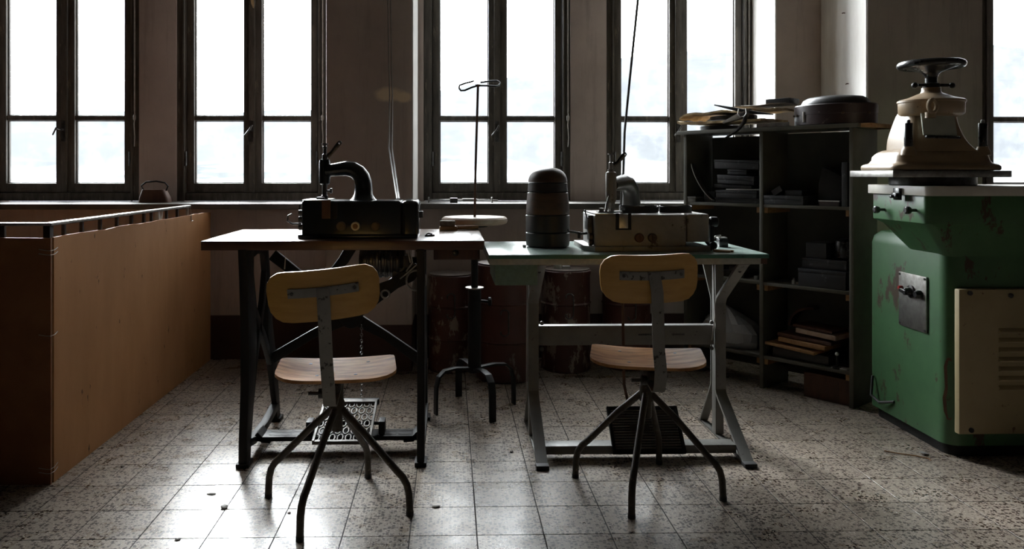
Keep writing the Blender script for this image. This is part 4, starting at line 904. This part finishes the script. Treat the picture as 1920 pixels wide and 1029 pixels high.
solo('machine_part', sl_(M().box(.19,.33,.05,.19,Z3,Z3+.03).lathe([(.03,.03),(.03,.05)], (.25,.1,Z3), 14)), 'dark_steel', 'dark machine part on the middle shelf behind the green table', 'part', None, .002)
# lower shelf
rb_ = random.Random(4)
bg = M(); rs = []
for k, (z, r_) in enumerate(((0,.10),(.03,.125),(.08,.13),(.12,.11),(.16,.075),(.19,.035),(.20,.01))):
    ring = []
    for i in range(22):
        a = 2*pi*i/22; q = r_*(1+.34*mnoise.noise((cos(a)*2.9, sin(a)*2.9, z*22)))
        ring.append((.245+.06*(z/.2)*-1.0+cos(a)*q*1.2, .115+sin(a)*q*.72, Z4+max(0,z+.012*mnoise.noise((a*2,z*20,3)) if k else 0)))
    rs.append(ring)
bg.rings(rs); solo('plastic_bag', sl_(bg), 'bag', 'crumpled grey plastic bag on the lower shelf', 'bag', ang=12)
G3 = 'wooden boards on the lower shelf'
zz = Z4
sbox('dark_bundle', .50, .78, .03, .2, zz, zz+.045, 'leather', 'flat dark bundle under the wooden boards', 'bundle')
for k, (u0, u1, t_, tl, lab, mt) in enumerate(((.475,.73,.014,2.5,'longest pale board at the bottom of the wooden pile','raw_wood'),(.54,.78,.022,2.0,'thick board second from the bottom of the wooden pile','raw_wood'),(.53,.80,.016,1.5,'brown board in the middle of the wooden pile','brown_wood'),(.62,.82,.022,3.0,'short pale board near the top of the wooden pile','disc_wood'),(.60,.80,.012,2.0,'dark board on top of the wooden pile','brown_wood'))):
    z = zz+.052+k*.026 if k < 2 else zz+.052+.014+.022+.016+(k-2)*.026
    sbox('wooden_board', u0, u1, .0+.01*k, .15+.01*k, z, z+t_, mt, lab, 'board', G3, tl, rb_.uniform(-4,4))
hs = M(); rs = []
for i in range(12):
    t = i/11; a = R(180-95*t); q = .125
    rs.append([(.63+q*cos(a)*1.0, .17, Z4+.135+q*sin(a)*.85), (.63+q*.9*cos(a), .17, Z4+.135+q*.9*sin(a)*.85), (.63+q*.9*cos(a), .225, Z4+.135+q*.9*sin(a)*.85), (.63+q*cos(a), .225, Z4+.135+q*sin(a)*.85)])
hs.rings(rs); solo('bent_hoop', sl_(hs), 'brown_wood', 'bent brown wooden hoop behind the boards', 'hoop')
wk = thing('ball_knob', 'small round white ball on a dark stem right of the wooden boards', 'knob', tuple(SM @ Vector((.825,.02,Z4))))
part(wk, 'ball', sl_(M().sphere((.825,.02,Z4+.068), .009, 12)), 'paper'); part(wk, 'stem', sl_(M().lathe([(.02,0),(.02,.006),(.006,.01),(.005,.06)], (.825,.02,Z4), 10)), 'iron')
sbox('paper_slip', .80, .875, .01, .05, Z4+.001, Z4+.006, 'paper', 'pale slip of paper at the right end of the lower shelf', 'paper', None, -1)
sbox('crate', .66, .885, .03, .22, 0.0005, .12, 'brown_wood', 'dark red crate on the floor under the shelf', 'crate')
# on top of the shelf
ZT = 1.3045
hdm = M(); n_ = 26
def ruffle(u, v, k): return .010*mnoise.noise((u*9, v*9, k*3.1)) 
def sheet(u0, u1, v0, v1, z, amp, k, th=.004, curl=0):
    vs, fs = [], []; nu, nv = 22, 10
    for s_ in (0, 1):
        for i in range(nu):
            for j in range(nv):
                u = u0+(u1-u0)*i/(nu-1); v = v0+(v1-v0)*j/(nv-1)
                zz_ = z + amp*(1+mnoise.noise((u*11, v*13, k*3.1)))/2*1.6 + curl*max(0, (u0+.06-u)/.06)**2
                edge = .008*mnoise.noise((u*40, v*40, k))
                vs.append((u+edge*(1 if i in (0,nu-1) else 0), v+edge*(1 if j in (0,nv-1) else 0), zz_+th*s_))
    o = nu*nv
    for i in range(nu-1):
        for j in range(nv-1):
            a = i*nv+j; fs.append((a, a+nv, a+nv+1, a+1)); fs.append((o+a, o+a+1, o+a+nv+1, o+a+nv))
    bd_ = [i*nv for i in range(nu)] + [(nu-1)*nv+j for j in range(1,nv)] + [i*nv+nv-1 for i in range(nu-2,-1,-1)] + [j for j in range(nv-2,0,-1)]
    for q in range(len(bd_)): a, b = bd_[q], bd_[(q+1)%len(bd_)]; fs.append((a, a+o, b+o, b))
    return M().add(vs, fs)
G4 = 'pile of hides and sheets on the shelf top'
bl_ = M(); 
solo('leather_disc', sl_(M().lathe([(.105,ZT),(.108,ZT+.003),(.108,ZT+.022),(.105,ZT+.024)], (.15,.12,0), 36, sy=.95)), 'leather', 'flat round black case at the bottom of the pile on shelf top', 'case')
solo('tan_hide', sl_(sheet(-.035, .46, -.015, .25, ZT+.026, .010, 1, .012, .010)), 'hide', 'tan hide with frayed edge spread over the shelf top', 'hide', G4, ang=70)
solo('leather_disc', sl_(M().lathe([(.10,ZT+.0555),(.103,ZT+.058),(.103,ZT+.073),(.10,ZT+.075)], (.22,.13,0), 36, sx=1.25, sy=.9)), 'leather', 'oval black case lying between the two hides', 'case')
solo('tan_hide', sl_(sheet(-.03, .52, .0, .25, ZT+.0765, .012, 2, .010, -.024)), 'hide', 'upper tan hide folded over the black oval case', 'hide', G4, ang=70)
solo('grey_sheet', sl_(sheet(.27, .56, .03, .25, ZT+.107, .010, 3, .004)), 'sheet', 'stiff grey brown sheet on the upper hide', 'sheet', G4, ang=70)
solo('storage_box', sl_(M().box(.40,.53,.14,.24,ZT+.127,ZT+.152)), 'black_box', 'dark box on top of the hide pile', 'box', None, .002)
cl = thing('spring_clamp', 'dark steel spring clamp gripping the hides at shelf edge', 'clamp', tuple(SM @ Vector((.37,-.02,ZT+.03))), None)
part(cl, 'jaw', sl_(M().strip([(.22,ZT+.125),(.34,ZT+.095),(.46,ZT+.07),(.53,ZT+.06)], [.006,.016,.014,.005], 'y', -.05, -.015)), 'iron', .001)
part(cl, 'jaw', sl_(M().strip([(.27,ZT+.03),(.36,ZT+.06),(.42,ZT+.085)], [.01,.03,.02], 'y', -.05, -.02)), 'sheet', .001)
part(cl, 'hinge_pin', sl_(M().lathe([(.011,-.062),(.011,-.01)], (.385,0,ZT+.062), 12, 'y')), 'dark_steel')
part(cl, 'arm', sl_(M().strip([(.40,ZT+.07),(.39,ZT+.03),(.36,ZT-.005),(.31,ZT-.035),(.285,ZT-.048)], [.014,.012,.009,.008,.005], 'y', -.055, -.035)), 'dark_steel', .001)
part(cl, 'spring', sl_(M().tube([(.365,-.056,ZT+.095),(.362,-.058,ZT+.07),(.375,-.06,ZT+.055),(.395,-.06,ZT+.055),(.408,-.058,ZT+.07),(.405,-.056,ZT+.095)], .003, 6)), 'wire')
solo('metal_ruler', sl_(M().box(.43,.60,.0,.02,ZT+.0,ZT+.004).box(.43,.60,.0,.004,ZT+.004,ZT+.02)), 'steel', 'bright steel angle strip on the shelf top', 'ruler')
hc = thing('hat_box', 'round dark plum leather hat box with domed lid on shelf top', 'hat box', tuple(SM @ Vector((.76,.135,ZT))))
hcx = (.765,.130,0)
def hl(prof): return sl_(M().lathe([(r_, ZT+h_) for r_, h_ in prof], hcx, 48, sx=1.16, sy=.9))
part(hc, 'drum_side', hl([(.158,.0005),(.163,.003),(.163,.05)]), 'case'); part(hc, 'lid', hl([(.1645,.0505),(.1645,.093),(.160,.098),(.10,.099)]), 'case')
part(hc, 'padded_top', hl([(.138,.0995),(.137,.105),(.128,.122),(.11,.134),(.07,.141),(.001,.143)]), 'leather', label='padded black top')
for a in (-150, -135, -60, -20):
    ca, sa = cos(R(a)), sin(R(a)); part(hc, 'clasp', sl_(M().obox((hcx[0]+ca*.164*1.16, hcx[1]+sa*.164*.9, ZT+.05), (.014,.012,.008), (0,0,R(a)))), 'brass', .001)
part(hc, 'tear', sl_(M().obox((hcx[0]+cos(R(-118))*.1635*1.16, hcx[1]+sin(R(-118))*.1635*.9, ZT+.04), (.012,.006,.05), (0,0,R(-118)))), 'paper', .001, label='torn pale strip on the side')

# ------------------------------------------------------------------ green clicker press, right
cp_ = thing('clicker_press', 'green swing arm cutting press with cream head and side panel', 'press', (2.25, 3.25, 0))
PX0, PX1, PY0, PY1 = 1.88, 2.62, 2.945, 3.52
def sec(x0, x1, y0, y1, r_, z): return rrect((x0+x1)/2, (y0+y1)/2, (x1-x0)/2, (y1-y0)/2, r_, z, 7)
part(cp_, 'plinth', M().rings([sec(PX0+.02,PX1,PY0+.015,PY1-.02,.05,0), sec(PX0+.02,PX1,PY0+.015,PY1-.02,.05,.045)]), 'iron', .003)
part(cp_, 'body', M().rings([sec(PX0,PX1,PY0,PY1,.055,.0455), sec(PX0,PX1,PY0,PY1,.055,.77), sec(PX0+.004,PX1,PY0,PY1-.01,.055,.80), sec(PX0+.02,PX1,PY0,PY1-.04,.05,.822), sec(PX0+.05,PX1,PY0+.01,PY1-.08,.05,.83)]), 'press_green')
part(cp_, 'flared_neck', M().rings([sec(PX0+.005,PX1,PY0,3.22,.045,.76), sec(1.80,PX1+.05,2.915,3.27,.03,.872), sec(1.772,PX1+.06,2.9,3.285,.02,.888), sec(1.772,PX1+.06,2.9,3.285,.02,.992)]), 'press_green', .003)
part(cp_, 'work_slab', M().rings([sec(1.755,2.75,2.862,3.30,.028,.9925), sec(1.755,2.75,2.862,3.30,.028,1.029)]), 'slab', .003, label='pale cutting slab')
for (y, z) in ((3.185, .928), (2.965, .936)):
    part(cp_, 'lock_knob', M().lathe([(.006,0),(.006,-.022),(.013,-.024),(.015,-.03),(.015,-.04),(.010,-.044)], (1.772, y, z), 14, 'x'), 'bakelite')
part(cp_, 'switch', M().box(1.743,1.7545,3.03,3.07,.972,1.018).box(1.733,1.743,3.035,3.065,.98,1.0).lathe([(.006,0),(.006,-.02)], (1.740,3.05,.985), 10, 'x').lathe([(.008,0),(.008,-.012)], (1.743,3.04,.983), 10, 'x'), 'bakelite', .001)
cpl = part(cp_, 'control_plate', M().box(1.872,1.8795,3.066,3.257,.446,.667), 'steel', .002, label='brushed metal control plate')
for y in (3.075,3.248):
    for z in (.455,.658): part(cpl, 'plate_screw', M().lathe([(.005,0),(.005,-.003)], (1.872,y,z), 8, 'x'), 'dark_steel')
part(cpl, 'red_lamp', M().lathe([(.009,0),(.009,-.012),(.006,-.016)], (1.872,3.232,.603), 12, 'x'), 'red', label='red indicator button')
part(cpl, 'rotary_switch', M().lathe([(.026,0),(.026,-.006),(.017,-.008),(.015,-.03),(.012,-.033)], (1.872,3.165,.597), 18, 'x').obox((1.84,3.168,.597), (.012,.045,.012), (.15,0,0)), 'bakelite')
part(cpl, 'rotary_switch', M().lathe([(.017,0),(.017,-.012),(.012,-.022)], (1.872,3.105,.594), 16, 'x'), 'bakelite')
pn = part(cp_, 'front_panel', M().box(1.905,2.56,2.915,2.9445,.098,.642), 'panel_cream', .006, label='cream louvred access panel')
for k in range(7): part(pn, 'louver', M().prism([(2.915,0),(2.903,.004),(2.903,.008),(2.915,.02)], 'x', 2.055, 2.42).xf(Matrix.Translation((0,0,.262+.0357*k))), 'panel_cream', .001)
for x, z in ((1.945,.628),(2.10,.618),(1.95,.115)): part(pn, 'panel_screw', M().lathe([(.009,0),(.009,-.006)], (x,2.915,z), 10, 'y'), 'bakelite')
part(cp_, 'hose', M().tube([(1.872,3.46,.18),(1.855,3.44,.10),(1.858,3.38,.085),(1.868,3.33,.10),(1.878,3.30,.11)], .006, 8), 'rubber')
# paint flaked to bare iron on the front corner
fl = M(); qq = random.Random(12)
edge = [(.14,.004),(.17,.02),(.22,.026),(.26,.014),(.30,.017),(.34,.02),(.36,.012),(.375,.003)]
rs = []
for z, wd in edge: rs.append([(PX0+.0135-wd*.5,PY0+.018+wd*.5,z),(PX0+.018+wd*.6,PY0+.0125-wd*.25,z),(PX0+.022+wd*.6,PY0+.02,z),(PX0+.02,PY0+.024+wd*.5,z)])
part(cp_, 'bare_patch', fl.rings(rs), 'rust', label='rust brown patch where paint has flaked off the corner')
# head
HX, HY = 1.89, 3.05
part(cp_, 'ram_ring', M().lathe([(.150,1.0295),(.153,1.032),(.153,1.061)], (HX+.02, HY+.04, 0), 40), 'dark_steel')
part(cp_, 'steel_platen', M().box(HX-.2275, HX+.2275, HY-.12, HY+.20, 1.0615, 1.0865), 'steel', .002, label='bright steel platen')
def hs_(x0, x1, y0, y1, r_, z): return rrect(HX+(x0+x1)/2, HY+(y0+y1)/2, (x1-x0)/2, (y1-y0)/2, r_, z, 8)
part(cp_, 'head_base', M().rings([hs_(-.209,.209,-.11,.17,.04,1.087), hs_(-.212,.212,-.113,.172,.04,1.092), hs_(-.212,.212,-.113,.172,.04,1.103), hs_(-.206,.206,-.107,.166,.04,1.110), hs_(-.190,.190,-.098,.155,.04,1.115), hs_(-.184,.184,-.094,.15,.045,1.126), hs_(-.180,.180,-.092,.15,.045,1.142), hs_(-.168,.168,-.086,.14,.045,1.156), hs_(-.150,.150,-.075,.13,.045,1.166), hs_(-.13,.13,-.06,.12,.04,1.170)]), 'press_cream', label='cream cast base of the head', ang=60)
part(cp_, 'head_casting', M().rings([hs_(-.128,.136,-.080,.12,.022,1.160), hs_(-.127,.122,-.080,.12,.022,1.172), hs_(-.126,.103,-.078,.12,.022,1.19), hs_(-.124,.090,-.073,.12,.025,1.212), hs_(-.120,.082,-.066,.115,.03,1.24), hs_(-.114,.078,-.058,.11,.035,1.27), hs_(-.107,.080,-.052,.108,.045,1.30), hs_(-.102,.084,-.05,.108,.06,1.318)]), 'press_cream', ang=60)
CX = HX-.008
part(cp_, 'head_cap', M().lathe([(.085,1.295),(.105,1.301),(.1145,1.309),(.1155,1.350),(.119,1.352),(.119,1.359),(.113,1.363),(.08,1.372),(.052,1.384),(.038,1.39),(.034,1.398),(.034,1.410)], (CX, HY, 0), 40), 'press_cream', ang=50)
part(cp_, 'name_plate', M().obox((0,0,0), (.130,.008,.090)).xf(Matrix.Translation((HX-.030, HY-.083, 1.262)) @ Matrix.Rotation(R(-13), 4, 'X') @ Matrix.Rotation(R(1.5), 4, 'Y')), 'grey_plate', .004, label='blank grey green plate')
part(cp_, 'plate_ledge', M().obox((HX-.024, HY-.098, 1.213), (.132,.014,.010), (0,R(1.5),0)), 'bakelite', .003)
lg_ = M().torus((HX-.075, HY-.118, 1.330), .019, .008, 'y', 20, 8, .8, 1.3).cyl((HX-.075, HY-.105, 1.285), .019, .022, seg=16)
part(cp_, 'lifting_eye', lg_, 'press_cream')
for x in (HX-.142, HX+.146):
    part(cp_, 'post_boss', M().lathe([(.028,1.145),(.027,1.160),(.021,1.170),(.019,1.178)], (x, HY-.075, 0), 18), 'press_cream')
    ps = part(cp_, 'handle_post', M().lathe([(.0145,1.1785),(.0152,1.181),(.0152,1.266),(.0142,1.268)], (x, HY-.075, 0), 18), 'bakelite', label='black grip post')
    part(ps, 'post_tip', M().lathe([(.0072,1.2685),(.0072,1.278),(.004,1.281)], (x, HY-.075, 0), 12), 'steel')
part(cp_, 'lock_ring', M().lathe([(.029,1.4105),(.030,1.413),(.030,1.426),(.021,1.430),(.021,1.448),(.013,1.45),(.013,1.46)], (CX, HY, 0), 24), 'iron')
for s_ in (-1, 1):
    part(cp_, 'lock_handle', M().tube([(CX+s_*.028,HY-.01,1.420),(CX+s_*.062,HY-.014,1.419)], .0062, 10).sphere((CX+s_*.074,HY-.015,1.418), .0118, 14), 'iron')
part(cp_, 'handwheel_rim', M().torus((CX, HY, 1.500), .106, .0145, 'z', 48, 14), 'bakelite', label='black handwheel rim')
part(cp_, 'handwheel_hub', M().lathe([(.016,1.448),(.023,1.452),(.027,1.463),(.034,1.470),(.06,1.480),(.095,1.492),(.094,1.498),(.058,1.487),(.012,1.478)], (CX, HY, 0), 32), 'bakelite')
for k in range(3):
    a = R(20+120*k); part(cp_, 'handwheel_spoke', M().tube([(CX+.025*cos(a),HY+.025*sin(a),1.484),(CX+.06*cos(a),HY+.06*sin(a),1.491),(CX+.098*cos(a),HY+.098*sin(a),1.501)], [.009,.009,.009], 10), 'bakelite')
part(cp_, 'stop_bolt', M().lathe([(.008,1.0295),(.008,1.05),(.012,1.051),(.012,1.066)], (2.335, 3.05, 0), 12), 'bakelite')

# ------------------------------------------------------------------ litter on the floor
def crumb(x, y, s_, seed, mat, label, cat='debris', flat=.4, ex=1):
    q = random.Random(seed); rs = []
    for i in range(5):
        t = i/4; r_ = s_*(.55+.6*sin(pi*min(1,t*.8+.15))); rs.append([(x+ex*cos(2*pi*k/9)*r_*q.uniform(.6,1.2), y+sin(2*pi*k/9)*r_*q.uniform(.6,1.2), .0003+t*s_*flat*q.uniform(.8,1.2)+(0 if i else -t)) for k in range(9)])
    return solo('floor_crumb', M().rings(rs), mat, label, cat, 'crumbs on the floor', ang=20)
crumb(-.726, 2.565, .0115, 1, 'paper', 'pale crumpled scrap on the glossy tiles before the left chair', flat=.7)
crumb(-.80, 2.675, .009, 2, 'dust', 'small flat dark scrap behind the pale crumpled scrap', flat=.25, ex=1.7)
crumb(-.045, 2.555, .008, 3, 'dust', 'dark oval crumb right of the left chair', flat=.5, ex=1.4)
crumb(-.51, 2.52, .005, 4, 'rust', 'tiny dark crumb between the left chair legs', flat=.6)
crumb(-.80, 2.345, .007, 5, 'dust', 'dark curled crumb on the left tiles', flat=.4)
crumb(.238, 3.05, .007, 6, 'dust', 'dark crumb beside the green table foot', flat=.6)
crumb(-.14, 3.0, .009, 7, 'dust', 'dust clump beside the iron table foot', flat=.5, ex=1.4)
crumb(-1.20, 2.93, .007, 8, 'dust', 'small dark crumb beside the hardboard sheet', flat=.5)
solo('plastic_tag', M().obox((1.815,2.985,.006), (.032,.022,.004), (.1,.25,.5)), 'bag', 'small pale plastic tag lying by the press', 'tag', None, .001)
solo('wire_scrap', M().tube([(1.68,3.02,.003),(1.72,2.99,.003),(1.77,2.96,.004),(1.80,2.93,.004),(1.795,2.91,.004)], .0022, 6), 'raw_wood', 'thin loose wire on the floor before the press', 'wire')
